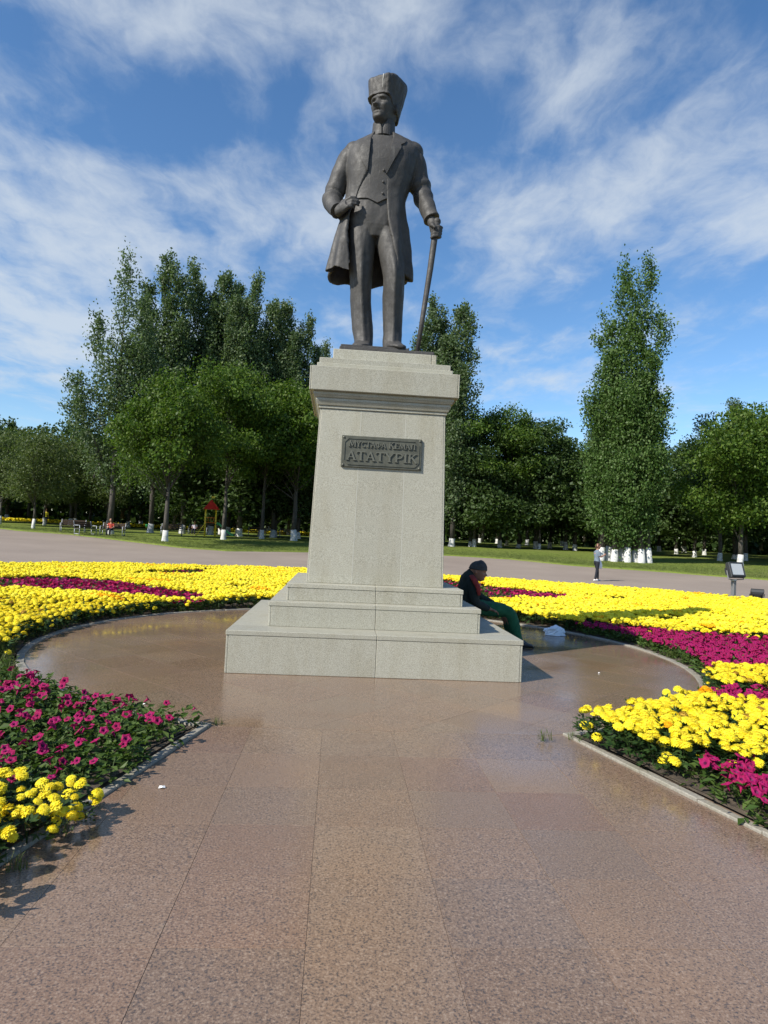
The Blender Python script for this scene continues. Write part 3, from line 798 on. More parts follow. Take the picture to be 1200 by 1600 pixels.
me = vm.mesh('waistcoat', M['bronze']); fix_normals(me); statue_part('waistcoat', me)

# ---- frock coat
COAT = [  # z, cx, cy, rx, ry, power
    (5.30, -.25, .03, .60, .40, 2.3), (5.6, -.235, .02, .565, .37, 2.3), (5.92, -.225, .01, .515, .33, 2.3), (6.19, -.205, 0, .46, .305, 2.35), (6.42, -.195, 0, .43, .295, 2.4), (6.60, -.175, 0, .45, .305, 2.45),
    (6.80, -.155, 0, .49, .32, 2.5), (7.00, -.135, 0, .515, .305, 2.6), (7.12, -.13, .01, .52, .27, 2.6), (7.19, -.13, .02, .505, .235, 2.4), (7.25, -.13, .02, .43, .21, 2.2), (7.31, -.135, .02, .28, .19, 2.1), (7.37, -.14, .02, .18, .17, 2), (7.41, -.14, .02, .155, .155, 2)]
XL = [(5.30, -.56), (5.5, -.565), (5.8, -.60), (6.05, -.575), (6.29, -.50), (6.42, -.46), (6.68, -.345), (6.9, -.34), (7.21, -.32), (7.41, -.25)]
XR = [(5.30, .10), (5.45, .115), (5.79, .045), (6.03, -.02), (6.38, -.06), (6.65, -.085), (6.9, -.055), (7.21, .0), (7.41, -.02)]
def coat_outer(a, z, fold=True):
    cx, cy, rx, ry, p = smooth_interp(COAT, z) if z < 7.36 else interp(COAT, z)
    sx, sy = sup(a, p); r = 1.0
    if fold and z < 6.35:
        k = min(1, (6.35-z)/.9); r += .05*k*math.cos(a*9+.6) + .028*k*math.cos(a*5-1.0)
        r += .09*k*math.exp(-((a+1.22)/.13)**2) - .12*k*math.exp(-((a+1.52)/.11)**2) + .07*k*math.exp(-((a+1.95)/.18)**2)
    tilt = .09*sx*rx*min(1, max(0, (z-6.7)/.4))
    return Vector((cx+sx*rx*r, cy+sy*ry*r, z+tilt))
def coat_mesh():
    zz = list(np.arange(5.30, 7.36, .035))+[7.37, 7.41]; n = 110; th = .034
    O, I = [], []
    for z in zz:
        cx, cy, rx, ry, p = interp(COAT, z)
        def ang(x):
            u = max(-.995, min(.995, (x-cx)/rx)); s = math.copysign(abs(u)**(p/2), u); return math.asin(max(-1, min(1, s)))
        aR = ang(interp(XR, z)[0]); aL = ang(interp(XL, z)[0])
        a0, a1 = aR, 2*PI+aL
        hem = 0
        ro, ri = [], []
        for k in range(n+1):
            t = k/n; t = t + .06*math.sin(2*PI*t)*-1*.5
            a = a0+(a1-a0)*t; aa = (a+PI) % (2*PI)-PI
            q = coat_outer(aa, z)
            if z < 5.7:
                w = (5.7-z)/.4; q.z += w*(.05*math.sin(3*aa+.5)*.6 + .03*math.cos(7*aa))
            c = Vector((cx, cy, q.z)); d = (q-c); L_ = d.length
            ro.append(q); ri.append(c + d*max(.3, (L_-th)/L_))
        O.append(ro); I.append(ri)
    m = MB(); w = n+1; nz = len(zz); vs = [p for r in O for p in r]+[p for r in I for p in r]; N0 = nz*w; fs = []
    for j in range(nz-1):
        for i in range(n):
            a = j*w+i; fs.append((a, a+1, a+w+1, a+w)); fs.append((N0+a, N0+a+w, N0+a+w+1, N0+a+1))
        fs.append((j*w, (j+1)*w, N0+(j+1)*w, N0+j*w)); fs.append((j*w+n, N0+j*w+n, N0+(j+1)*w+n, (j+1)*w+n))
    for i in range(n):
        fs.append((i, N0+i, N0+i+1, i+1)); q = (nz-1)*w+i; fs.append((q, q+1, N0+q+1, N0+q))
    m.add(vs, fs); me = m.mesh('coat', M['bronze']); fix_normals(me); smooth(me); return me
cm = coat_mesh()
# sleeves joined to the coat by a voxel union
cb = MB(); cb.v = [tuple(v.co) for v in cm.vertices]; cb.f = [tuple(p.vertices) for p in cm.polygons]; cb.m = [0]*len(cb.f)
def sleeve(pts, rad, wr):
    P = [Vector(p) for p in pts]; fine, fr = [], []
    for i in range(len(P)-1):
        for s in range(6):
            t = s/6; fine.append(P[i].lerp(P[i+1], t)); fr.append(rad[i]*(1-t)+rad[i+1]*t)
    fine.append(P[-1]); fr.append(rad[-1])
    for _ in range(2):
        fine = [fine[0]]+[(fine[i-1]+fine[i]*2+fine[i+1])/4 for i in range(1, len(fine)-1)]+[fine[-1]]
    n = len(fine)
    fr = [r*(1+sum(am*math.exp(-((i/n-c)/s)**2) for c, s, am in wr)) for i, r in enumerate(fr)]
    cb.tube(fine, fr, 24)
sleeve([(-.50, .02, 7.10), (-.60, .03, 6.98), (-.71, .05, 6.76), (-.815, .07, 6.47), (-.825, .0, 6.34), (-.775, -.11, 6.19), (-.725, -.20, 6.105)], [.165, .168, .142, .130, .130, .112, .108], [(.45, .03, .10), (.52, .025, -.08), (.60, .03, .09), (.66, .02, -.06), (.97, .03, .10)])
sleeve([(.24, .02, 7.13), (.335, .03, 7.0), (.405, .05, 6.76), (.475, .04, 6.55), (.535, -.06, 6.33), (.60, -.135, 6.12)], [.165, .165, .150, .142, .132, .112], [(.46, .03, .10), (.53, .02, -.09), (.62, .03, .10), (.70, .02, -.06), (.97, .03, .10)])
cb.ball((-.53, .02, 7.07), (.17, .19, .15), 10); cb.ball((.285, .02, 7.15), (.165, .18, .15), 10); cb.ball((.345, .02, 7.185), (.085, .13, .085), 8)
me = remesh(cb.mesh('coat', M['bronze']), .0125, 1, M['bronze']); rough_up(me, .022, 3.6, .007, 11, 3)
coat = statue_part('coat', me)
# lapels and collar
CO = [(z, cx, cy, rx, ry, p) for z, cx, cy, rx, ry, p in COAT]
lp = MB()
patch(lp, CO, lambda v: -.088+.085*v, lambda v: -.080+.265*v-.03*math.exp(-((v-.80)/.05)**2), lambda u: 6.63, lambda u: 7.22-.03*u, .030, .05, 14, 34)
patch(lp, CO, lambda v: -.352-.10*math.sin(PI*min(1, v*1.02))*1.1, lambda v: -.350+.03*v, lambda u: 6.66, lambda u: 7.20, .024, .045, 12, 30)
me = lp.mesh('lapel', M['bronze']); fix_normals(me); statue_part('lapel', me, coat)
# wing collar of the shirt and the tie
wc = MB()
def collar_shell(a0, a1, r, z0, ztop, th=.022, n=16):
    vs, fs = [], []
    for k in range(n+1):
        a = a0+(a1-a0)*k/n; sx, sy = math.sin(a), -math.cos(a); zt = ztop(k/n)
        for (rr, z) in ((r+.012, z0), (r, zt), (r-th, zt), (r-th+.02, z0)): vs.append((-.138+sx*rr, .005+sy*rr*1.05, z))
    for k in range(n):
        for q in range(4): fs.append((k*4+q, k*4+(q+1) % 4, (k+1)*4+(q+1) % 4, (k+1)*4+q))
    fs.append((0, 1, 2, 3)); fs.append((n*4+3, n*4+2, n*4+1, n*4)); wc.add(vs, fs)
collar_shell(-.12, PI+.2, .160, 7.29, lambda t: 7.38+.15*min(1, t/.13)); collar_shell(-.22, -PI, .160, 7.29, lambda t: 7.38+.13*min(1, t/.12))
me = wc.mesh('shirt_collar', M['bronze']); fix_normals(me); statue_part('shirt_collar', me)

# ---- tall fur hat: flares upwards, sits low on the nape, front with a ridge
HAT_DROP = .015
def hat_pt(a, v, off=0.0):
    """point of the hat surface; a = 0 is the front, v runs from the brim to the middle of the crown"""
    q45 = 4.2 if math.cos(a) > -.2 else 3.0
    sx, sy = sup(a, q45); sx *= .965; sy *= .965
    back = .5-.5*math.cos(a); bk = min(1, max(0, (back-.18)/.72))
    zlow = .160 - .105*bk*bk*(3-2*bk) + .004*math.cos(2*a) - HAT_DROP
    ztop = .285 + .055*back - HAT_DROP
    z = zlow + (ztop-zlow)*min(1, v*1.06); grow = v*1.06
    if grow <= 1:
        rx = .0875+.0175*grow**.9; ry = .1095+.0155*grow**.9
        rx -= .012*back*(1-grow); ry -= .022*back*(1-grow)**1.2
        e = max(0, (grow-.82)/.18); rx -= .017*e*e; ry -= .017*e*e
    else:
        q = (v*1.06-1)/.06; rx = .088*(1-q*.98); ry = .108*(1-q*.98); z += .012*math.sin(q*PI/2)
    w = .0012*math.cos(a*19) + .0010*math.cos(a*31+1) + .0016*math.cos(a*7+v*3)
    m_ = 1+(w+off)/.11*(1 if grow <= 1 else .2)
    return place_head(Vector((sx*rx*m_ - .008, sy*ry*m_ + .004 + .018*grow*back, z)))
hb = MB(); rows = 40
hb.loft([[hat_pt(2*PI*k/96, j/rows) for k in range(96)] for j in range(rows+1)])
# thick lower rim turned up over the brow and the flap at the temple
rim = [hat_pt(-1.2+2.4*k/40, .02, .003) for k in range(41)]
hb.tube(rim, .012, 8)
me = remesh(hb.mesh('fur_hat', M['bronze']), .013, 1, M['bronze']); rough_up(me, .007, 9, .005, 22, 8)
hat = statue_part('fur_hat', me)
# pale dropping that ran down the front of the hat
dm = MB(); pts = [hat_pt(.20+.01*math.sin(k), .84-.05*k, .0006) for k in range(13)]; dm.tube(pts, [.003+.006*(1-k/12) for k in range(13)], 6)
me = dm.mesh('dropping', M['dropping']); statue_part('dropping', me, hat, 'dropping')

# ---- cane
c = MB(); c.tube([cane_top+Vector((.012, 0, .10)), cane_top, cane_top.lerp(cane_bot, .33)+Vector((.008, 0, 0)), cane_top.lerp(cane_bot, .66)+Vector((.004, 0, 0)), cane_bot], [.05, .047, .042, .036, .030], 14)
c.ball(cane_top+Vector((.012, 0, .09)), .055, 8)
me = c.mesh('cane', M['bronze'], True); statue_part('cane', me)

# ================================================================== TREES
def leaf_quads(P, size, up_bias=.3, aspect=.62, dirs=None, jitter=1.0):
    """one folded leaf (diamond quad) per point; returns V,F arrays"""
    n = len(P)
    a = rng.normal(size=(n, 3)); 
    if dirs is not None: a = a*jitter + dirs*1.2
    a /= np.linalg.norm(a, axis=1)[:, None]
    nrm = rng.normal(size=(n, 3)); nrm[:, 2] += up_bias*2; 
    b = np.cross(nrm, a); b /= np.linalg.norm(b, axis=1)[:, None]+1e-9
    s = (size*rng.uniform(.65, 1.35, n))[:, None]
    V = np.stack([P-a*s*.5, P+b*s*.5*aspect, P+a*s*.5, P-b*s*.5*aspect], 1).reshape(-1, 3)
    F = np.arange(4*n).reshape(n, 4)
    return V, F
def poplar_points(h, w, base, leaders, n_leaf, seed, spread=.30, dens=1.0):
    r = np.random.default_rng(seed); pts, dirs = [], []
    limbs = []
    for (lx, ly, lh, tilt) in leaders:
        top = np.array([lx+tilt*1.0, ly, lh]); bot = np.array([lx*.25, ly*.25, base*.4])
        nb = int(46*dens*lh/h)
        for i in range(nb):
            t = (i+r.uniform(0, 1))/nb; t = t**.9
            s0 = base + (lh*.97-base)*t
            c = bot+(top-bot)*((s0-bot[2])/(lh-bot[2]))
            prof = min(1, .50+1.9*t)*max(.0, (1-t))**.62
            L_ = (w*1.35*prof+.5)*r.uniform(.65, 1.25); az = r.uniform(0, 2*PI); el = math.radians(r.uniform(52, 74))
            d = np.array([math.cos(az)*math.cos(el), math.sin(az)*math.cos(el), math.sin(el)])
            L_ = L_/math.cos(el)*.62
            L_ = min(L_, (lh*1.02-s0)/max(.2, d[2])+.3)
            limbs.append((c, c+d*L_))
            k = int(n_leaf/(nb*len(leaders))*(.35+1.1*prof))+6
            u = r.uniform(.12, 1.04, k)**.85
            rad = .12+.42*(1-u*.7)*min(1, L_/3.)
            p = c+np.outer(u*L_, d) + r.normal(size=(k, 3))*rad[:, None]*np.array([1, 1, 1.25])
            pts.append(p); dirs.append(np.tile(d, (k, 1)))
        k = 90; u = r.uniform(.7, 1.0, k); pts.append(bot+np.outer(u, (top-bot)) + r.normal(size=(k, 3))*(.07+.5*(1-u))[:, None]); dirs.append(np.tile([0, 0, 1.], (k, 1)))
    return np.concatenate(pts), np.concatenate(dirs), limbs
def broad_points(h, w, base, n_leaf, seed, nclump=90, rc=.85, lop=0.0):
    r = np.random.default_rng(seed); pts = []; cl = []
    ch = (h-base)/2; cz = base+ch*.86
    lob = [(r.uniform(0, 2*PI), r.uniform(-.7, .9), r.uniform(.30, .70)) for _ in range(11)]
    while len(cl) < nclump:
        d = r.normal(size=3); d /= np.linalg.norm(d); az = math.atan2(d[1], d[0])
        k = 1.0
        for (a0, z0, am) in lob: k += am*(math.exp(-(((az-a0+PI) % (2*PI)-PI)/.36)**2-((d[2]-z0)/.28)**2))-.03
        rr = r.uniform(.12, 1)**.45*k*.9
        c = np.array([d[0]*w*rr, d[1]*w*rr, cz+d[2]*ch*rr*(1.1 if d[2] > 0 else .86)])
        if c[2] < base+.2 or c[2] > h+.4: continue
        cl.append((c, rr))
    per = n_leaf//nclump
    for c, rr in cl:
        q = rc*r.choice([.55, .75, 1.0, 1.45])*r.uniform(.85, 1.15); k = int(per*(q/rc)**1.6)
        d = r.normal(size=(k, 3)); d /= np.linalg.norm(d, axis=1)[:, None]
        p = c + d*(r.uniform(.1, 1, k)**.5*q)[:, None]*np.array([1.1, 1.1, .62])
        # drooping twigs at the clump edge
        p[:, 2] -= .16*np.abs(r.normal(size=k))
        pts.append(p)
    P = np.concatenate(pts); q = np.percentile(np.hypot(P[:, 0], P[:, 1]), 94); fz = (h-base)/(np.percentile(P[:, 2], 99.7)-base)
    P[:, :2] *= w/q; P[:, 2] = base+(P[:, 2]-base)*fz
    return P, None, [(None, np.array([c[0]*w/q, c[1]*w/q, base+(c[2]-base)*fz])) for c, _ in cl]
def crown_mesh(name, P, D, size, m, up=.3, aspect=.62):
    V, F = leaf_quads(P, size, up, aspect, D); return npmesh(name, V, F, [M[m]])
def trunk_mesh(h, r0, limbs, base, lean=0.0, seed=0, whitew=True, n=10, fork=None, nl=14):
    """tapered trunk with limbs; second mesh is the whitewashed foot"""
    r = random.Random(seed); mb = MB(); pts, rad = [], []
    wh = .85
    for i in range(9):
        t = i/8; z = wh*.98+(h*(.86 if fork is None else fork)-wh)*t
        pts.append((lean*t*1.2+.10*mnoise.noise((z*.5, seed, 0)), .10*mnoise.noise((z*.5, seed, 5)), z)); rad.append(max(.025, r0*(1-t)**.9*.92))
    mb.tube(pts, rad, n)
    L = [l for l in limbs]; r.shuffle(L)
    for a, e in L[:nl]:
        e = np.array(e)
        if a is None:
            z0 = min(h*.75, max(wh+.5, base*.75+.35*(e[2]-base))); a = np.array([lean*(z0/h), 0, z0])
        mid = a*.5+e*.5+np.array([0, 0, .06*np.linalg.norm(e-a)]); rr = max(.03, r0*.34*(1-a[2]/h))
        mb.tube([tuple(a), tuple(mid), tuple(e*.92+a*.08)], [rr, rr*.6, rr*.2], 6)
    tr = smooth(mb.mesh('trunk', M['bark']))
    hv = random.uniform(.8, 1.0); wb = MB(); wb.tube([(.0, 0, -.25), (.0, 0, .08), (.0, 0, .35), pts[0]], [r0*1.55, r0*1.32, r0*1.08, r0*.99], n+2)
    return tr, smooth(wb.mesh('whitewashed_foot', M['white']))
def tree(name, label, group, loc, crown, trunk, foot, rz=0.0, sc=(1, 1, 1)):
    t = empty(name, loc, rz); t.scale = sc; tag(t, label, 'tree', group)
    link('crown', crown, t); link('trunk', trunk, t)
    if foot and not (name == 'woodland_tree' and random.random() < .35): link('whitewashed_foot', foot, t)
    return t

PROTO = {}
def poplar_kind(key, h, w, base, leaders, n, seed, size, m='poplar', r0=.24, dens=1.0, aspect=.62):
    P, D, L = poplar_points(h, w, base, leaders, n, seed, dens=dens)
    PROTO[key] = (h, crown_mesh('crown', P, D, size, m, .15, aspect), *trunk_mesh(h, r0, L, base, 0, seed))
def broad_kind(key, h, w, base, n, seed, size, m, nclump, rc, r0=.2):
    P, D, L = broad_points(h, w, base, n, seed, nclump, rc)
    PROTO[key] = (h, crown_mesh('crown', P, D, size, m, .55), *trunk_mesh(h, r0, L, base, 0, seed, fork=.66))
poplar_kind('p_loose', 21.1, 2.0, 3.2, [(0, 0, 21.1, 0), (-2.0, .4, 16.6, 0.1), (1.6, -.3, 17.8, .1), (-3.0, .2, 11.5, -.3), (2.4, .5, 13.5, .2), (.5, .8, 14, 0)], 26000, 11, .20)
poplar_kind('p_a', 24.0, 2.1, 3.0, [(0, 0, 24, 0), (-1.2, .3, 20.8, 0), (1.2, -.3, 22.0, .1)], 38000, 12, .22)
poplar_kind('p_b', 24.0, 2.0, 3.0, [(0, 0, 24, 0), (1.3, .4, 21.5, .2), (-.9, -.4, 18, -.1)], 38000, 13, .22)
poplar_kind('p_c', 23.0, 2.25, 2.5, [(0, 0, 23, 0), (-1.5, .0, 19.5, -.1)], 36000, 14, .22)
poplar_kind('p_big', 21.2, 1.75, 1.0, [(-.70, 0, 20.9, .0), (.80, .2, 21.2, .1), (-1.7, .2, 17.2, -.1), (1.8, -.2, 17.0, .1), (.1, -1.0, 19.0, 0), (-1.0, -1.2, 14.5, -.1), (1.3, -1.2, 14.0, .1), (0, -1.6, 11.5, 0), (-2.2, -.8, 11.5, 0), (2.3, -.6, 11.0, 0), (-2.0, -1.2, 7.0, 0), (2.0, -1.2, 7.0, 0), (.2, -2.0, 6.5, 0)], 100000, 15, .18, 'poplar_green', r0=.22, dens=.95)
broad_kind('b_a', 11.1, 4.1, 2.8, 26000, 21, .21, 'green', 105, .88)
broad_kind('b_b', 13.4, 4.5, 3.4, 28000, 22, .22, 'green', 110, .95)
broad_kind('b_c', 13.0, 4.2, 1.0, 22000, 23, .25, 'darkgreen', 95, 1.0)
broad_kind('b_d', 11.0, 4.3, 1.0, 24000, 24, .22, 'green', 85, .92)
broad_kind('s_a', 8.0, 2.9, .9, 14000, 25, .16, 'birch', 90, .6, .12)
broad_kind('s_b', 8.2, 2.7, .9, 13000, 26, .17, 'birch', 75, .6, .12)
broad_kind('far_a', 11.5, 4.4, 1.0, 9000, 27, .40, 'darkgreen', 80, 1.2)
broad_kind('far_b', 10.5, 4.0, .9, 8500, 28, .40, 'darkgreen', 75, 1.2)
poplar_kind('far_p', 13.0, 1.6, 1.6, [(0, 0, 13, 0), (1.0, .2, 11, .1)], 4500, 29, .36, 'darkgreen')

def plant(name, key, x, y, h, label, group=None, rz=None, wide=1.0):
    hh, cr, tr, ft = PROTO[key]; s = h/hh
    return tree(name, label, group, (x, y, H(x, y)-.02), cr, tr, ft, random.uniform(0, 2*PI) if rz is None else rz, (s*wide, s*wide, s))
plant('poplar_tree', 'p_loose', -17.2, 40.1, 21.1, 'loose silvery poplar at the left edge of the tall poplar group', rz=0)
plant('poplar_tree', 'p_a', -16.7, 48.6, 24.8, 'tallest poplar of the left group, just right of the loose silvery one', rz=.3)
plant('poplar_tree', 'p_b', -14.6, 51.2, 25.2, 'dark poplar with two close tips in the middle of the left group', rz=.2)
plant('poplar_tree', 'p_c', -12.2, 51.8, 24.6, 'dark poplar with a broad body right of the twin-tipped one', rz=1.2)
plant('poplar_tree', 'p_b', -9.3, 50.2, 24.0, 'pointed narrow poplar standing behind the round green trees', rz=3.4)
plant('poplar_tree', 'p_c', -6.6, 52.6, 22.6, 'shorter poplar left of the statue coat', rz=2.2)
plant('poplar_tree', 'p_a', -4.2, 52.8, 21.4, 'poplar close to the left side of the pedestal cap', rz=4)
plant('poplar_tree', 'p_a', -10.9, 53.5, 24.2, 'poplar filling the gap between the pointed one and the broad dark one', rz=2.7)
plant('poplar_tree', 'p_c', -7.9, 54.0, 23.0, 'poplar right of the pointed narrow one, above the round green trees', rz=.9)
plant('poplar_tree', 'p_b', -2.7, 57.5, 20.4, 'lowest poplar of the left row, half hidden by the pedestal cap', rz=5)
plant('poplar_tree', 'p_a', 7.7, 52.3, 24.1, 'poplar just right of the cane and pedestal', rz=1.0)
plant('poplar_tree', 'p_c', 10.3, 51.9, 23.2, 'poplar right of the pedestal with a leaning right side', rz=.5, wide=1.15)
def big_poplar():
    t = plant('poplar_tree', 'p_big', 19.0, 34.1, 21.2, 'big full twin-topped poplar clump with many whitewashed stems on the right lawn', rz=-.5)
    for ch in list(t.children):
        if ch.name.startswith('whitewashed_foot') or ch.name.startswith('trunk'): bpy.data.objects.remove(ch)
    for k, (dx, dy) in enumerate(((-1.35, -.3), (-.95, .25), (-.5, -.35), (-.1, .3), (.3, -.3), (.75, .2), (1.15, -.25), (1.55, .2))):
        mb = MB(); mb.tube([(dx, dy, 1.0), (dx*.9, dy*.9, 3), (dx*.9, dy, 7)], [.2, .16, .08], 8); mb.build('trunk', M['bark'], t, True)
        mb = MB(); mb.tube([(dx*1.06, dy*1.06, -.25), (dx*1.05, dy*1.05, .1), (dx, dy, 1.02+.12*math.sin(k*2.1))], [.34, .27, .205], 10); mb.build('whitewashed_foot', M['white'], t, True)
    return t
big_poplar()
for a in ((-12.0, 35.4, 11.1, 'b_a', 0.0, 'round bright green tree in front of the poplars, nearest the left path'),
          (-9.3, 42.0, 13.4, 'b_b', 1.0, 'tallest of the round green trees left of the pedestal'),
          (-7.0, 47.5, 13.6, 'b_b', 2.6, 'round green tree right behind the tallest round one'),
          (-4.2, 46.7, 13.4, 'b_a', 4.4, 'green tree half hidden behind the left side of the pedestal'),
          (12.8, 53.5, 12.6, 'b_c', .5, 'dark green tree nearest the right side of the pedestal'),
          (15.6, 54.6, 13.8, 'b_b', .2, 'round green tree between the pedestal and the big poplar clump'),
          (17.9, 56.0, 13.4, 'p_c', 1.2, 'short feathery poplar among the dark trees right of the pedestal'),
          (25.6, 54.0, 13.6, 'p_a', 2.2, 'short poplar just behind the right side of the big poplar clump'),
          (34.5, 46.0, 14.2, 'p_b', .2, 'feathery poplar rising behind the leafy tree at the right edge'),
          (19.6, 55.7, 13.5, 'b_c', 2.0, 'dark round tree behind the left side of the big poplar clump'),
          (23.1, 56.8, 11.6, 'b_d', 3.0, 'low green tree touching the left side of the big poplar clump'),
          (26.9, 33.4, 10.9, 'b_d', 0.7, 'broad leafy tree at the right edge with low pale branches'),
          (31.6, 47.4, 11.1, 'b_c', 1.2, 'dark tree just right of the big poplar clump'),
          (29.6, 40.2, 11.3, 'b_c', 4.1, 'dark tree behind the leafy tree at the right edge'),
          (31.5, 34.6, 11.6, 'b_a', 5.0, 'rightmost green tree, cut by the edge of the photo')):
    plant('poplar_tree' if a[3][0] == 'p' else 'broadleaf_tree', a[3], a[0], a[1], a[2], a[5], None, a[4], 1.7 if a[3][0] == 'p' else random.uniform(.92, 1.1))
for a in ((-23.9, 42.8, 7.9, 's_a', .4, 'small pale-stemmed birch on the far left lawn'), (-29.5, 49.0, 8.3, 's_b', 0, 'small tree at the left edge of the photo'),
          (-26.0, 56.1, 8.4, 's_b', 2.0, 'small tree behind the benches, right of the birch'), (-27.8, 53.6, 7.7, 's_a', 3.3, 'small tree directly behind the birch'), (-22.6, 55.0, 8.2, 's_a', 5, 'small tree left of the loose silvery poplar')):
    plant('small_tree', a[3], a[0], a[1], a[2], a[5], None, a[4])
# the wood behind: rows of trees with whitewashed feet
def far_wood():
    R = random.Random(5); c = 0
    for d, n, hmul in ((66, 26, .94), (78, 30, 1.0), (92, 32, 1.1)):
        for i in range(n):
            th = math.radians(-37 + 80*(i+.5+R.uniform(-.35, .35))/n); dd = d+R.uniform(-4, 4)
            x, y = -.5+dd*math.sin(th), -9.1+dd*math.cos(th)
            left = th < math.radians(-16)
            if left and d < 70: continue
            h = R.uniform(8.8, 10.6)*hmul*(d/72)**.25
            if th > math.radians(-10): h *= 1.02
            key = R.choice(['far_a', 'far_b', 'far_a', 'far_p'])
            plant('woodland_tree', key, x, y, h, 'dark woodland tree with whitewashed foot in the rows behind the lawn', 'woodland trees in the rows behind the lawn', R.uniform(0, 6.28), R.uniform(.95, 1.25)); c += 1
far_wood()
plant('broadleaf_tree', 'b_a', -32.0, 19.5, 10.5, 'green tree beside the plaza left of the view, shading the path', None, 1.5)
plant('broadleaf_tree', 'b_d', -35.0, 23.5, 10.5, 'second green tree left of the view, farther along the path', None, 2.5)

def deep_wood():
    """the closed mass of trees far behind, too dense to count"""
    R = np.random.default_rng(77); P = []
    for i in range(240):
        th = math.radians(-40+86*(i+R.uniform(-.4, .4))/240); d = R.uniform(104, 122); x, y = -.5+d*math.sin(th), -9.1+d*math.cos(th)
        top = R.uniform(8.0, 11.5); k = 240; z = R.uniform(0.0, 1, k)*top
        w = 2.6*np.sqrt(np.clip(1-((z-top*.42)/(top*.62))**2, .02, 1))
        a = R.uniform(0, 6.28, k); r_ = w*R.uniform(.3, 1, k)**.5
        P.append(np.stack([x+r_*np.cos(a), y+r_*np.sin(a), H(x, y)+z], 1))
    V, F = leaf_quads(np.concatenate(P), .95, .4, .75); o = link('far_wood', npmesh('far_wood', V, F, [M['darkgreen']]))
    tag(o, 'dense dark wood closing the view far behind the park lawn', 'wood', kind='stuff')
deep_wood()

# ================================================================== FLOWER BEDS
def inpoly(x, y, P):
    c = False; j = len(P)-1
    for i in range(len(P)):
        xi, yi = P[i]; xj, yj = P[j]
        if (yi > y) != (yj > y) and x < (xj-xi)*(y-yi)/(yj-yi)+xi: c = not c
        j = i
    return c
PL_LENS = [(-14, 6.2), (-8.4, 6.9), (-7.8, 8.1), (-5.9, 7.4), (-4.6, 6.1), (-3.1, 4.9), (-3.2, 3.7), (-4.8, 3.9), (-6.5, 4.55), (-9, 4.5), (-14, 4.2)]
PL_SMALL = [(-6.0, 10.6), (-5.6, 13.0), (-4.9, 13.2), (-4.5, 11.6), (-5.2, 10.2)]
PL_FRONT = [(-1.2, -3.6), (-1.5, -5.0), (-1.78, -5.28), (-2.2, -5.33), (-8, -5.45), (-8, -2.4), (-3.85, -2.35), (-2.8, -3.3), (-2.0, -3.5)]
GL_STRIP = [(-3.2, -2.4), (-8, -2.45), (-8, -1.5), (-4.35, -1.55), (-4.1, -1.9)]
YL_FRONT = [(-1.6, -5.32), (-8, -5.40), (-8, -10), (-1.7, -10)]
PR_LENS = [(0.5, 12.5), (3.2, 13.4), (4.9, 10.6), (6.2, 8.9), (5.3, 7.4), (4.2, 7.4), (3.2, 6.3), (0.5, 6.0)]
PR_BAND = [(2.2, 4.6), (2.9, 3.1), (3.7, 2.85), (4.55, 2.85), (5.5, 1.95), (7.0, 1.75), (12, 1.6), (12, -1.2), (4.85, -1.30), (4.05, -1.50), (3.85, -1.75), (3.6, -1.6), (3.4, 1.5)]
YR_LUMP = [(3.55, -2.45), (3.85, -1.75), (4.05, -1.50), (4.85, -1.30), (12, -1.2), (12, -2.5), (4.06, -2.5)]
PR_MID = [(3.0, -3.20), (3.45, -2.45), (4.06, -2.5), (12, -2.5), (12, -3.2), (3.66, -3.2)]
YR_BIG = [(1.40, -3.95), (1.75, -3.65), (2.35, -3.35), (3.05, -3.0), (3.66, -3.2), (12, -3.2), (12, -4.95), (2.45, -4.82), (2.1, -4.70), (1.85, -4.58), (1.70, -4.40), (1.55, -4.2)]
def zone(x, y):
    """what grows at a point: m marigold, p petunia, s sparse petunia, g grass, None outside"""
    r = math.hypot(x-CC[0], y-CC[1])
    if r < 4.58 or r > 16.0 or y < -10.5: return None
    if y < -3.5 and lkx(y)-(-.04 if y < -5.35 else .12) < x < rkx(y)+.10: return None
    if x < 0:
        if inpoly(x, y, PL_LENS): return 's' if x < -7.5 - .5*math.sin(y*3) else 'p'
        if inpoly(x, y, PL_SMALL): return 's'
        if inpoly(x, y, GL_STRIP): return 'g'
        if inpoly(x, y, PL_FRONT): return 'f'
        if inpoly(x, y, YL_FRONT): return 'm'
        if y < -1.5: return 'f' if x > -3.6 else 'g'
        return 'm'
    if inpoly(x, y, PR_LENS): return 's' if x < 4.6 else 'p'
    if inpoly(x, y, PR_BAND): return 'p'
    if inpoly(x, y, YR_LUMP): return 'm'
    if inpoly(x, y, PR_MID): return 'p'
    if inpoly(x, y, YR_BIG): return 'm'
    if y < -3.2: return 'p' if y < -4.4 else 'm'
    return 'm'
camM = SC.camera.matrix_world.inverted(); CAMP = SC.camera.matrix_world.translation
def in_view(x, y, z=.2, mx=1.16, my=1.12):
    q = camM @ Vector((x, y, z))
    if q.z > -.3: return False
    return abs(q.x/-q.z)*1016.1 < 600*mx+40 and abs(q.y/-q.z)*1016.1 < 800*my

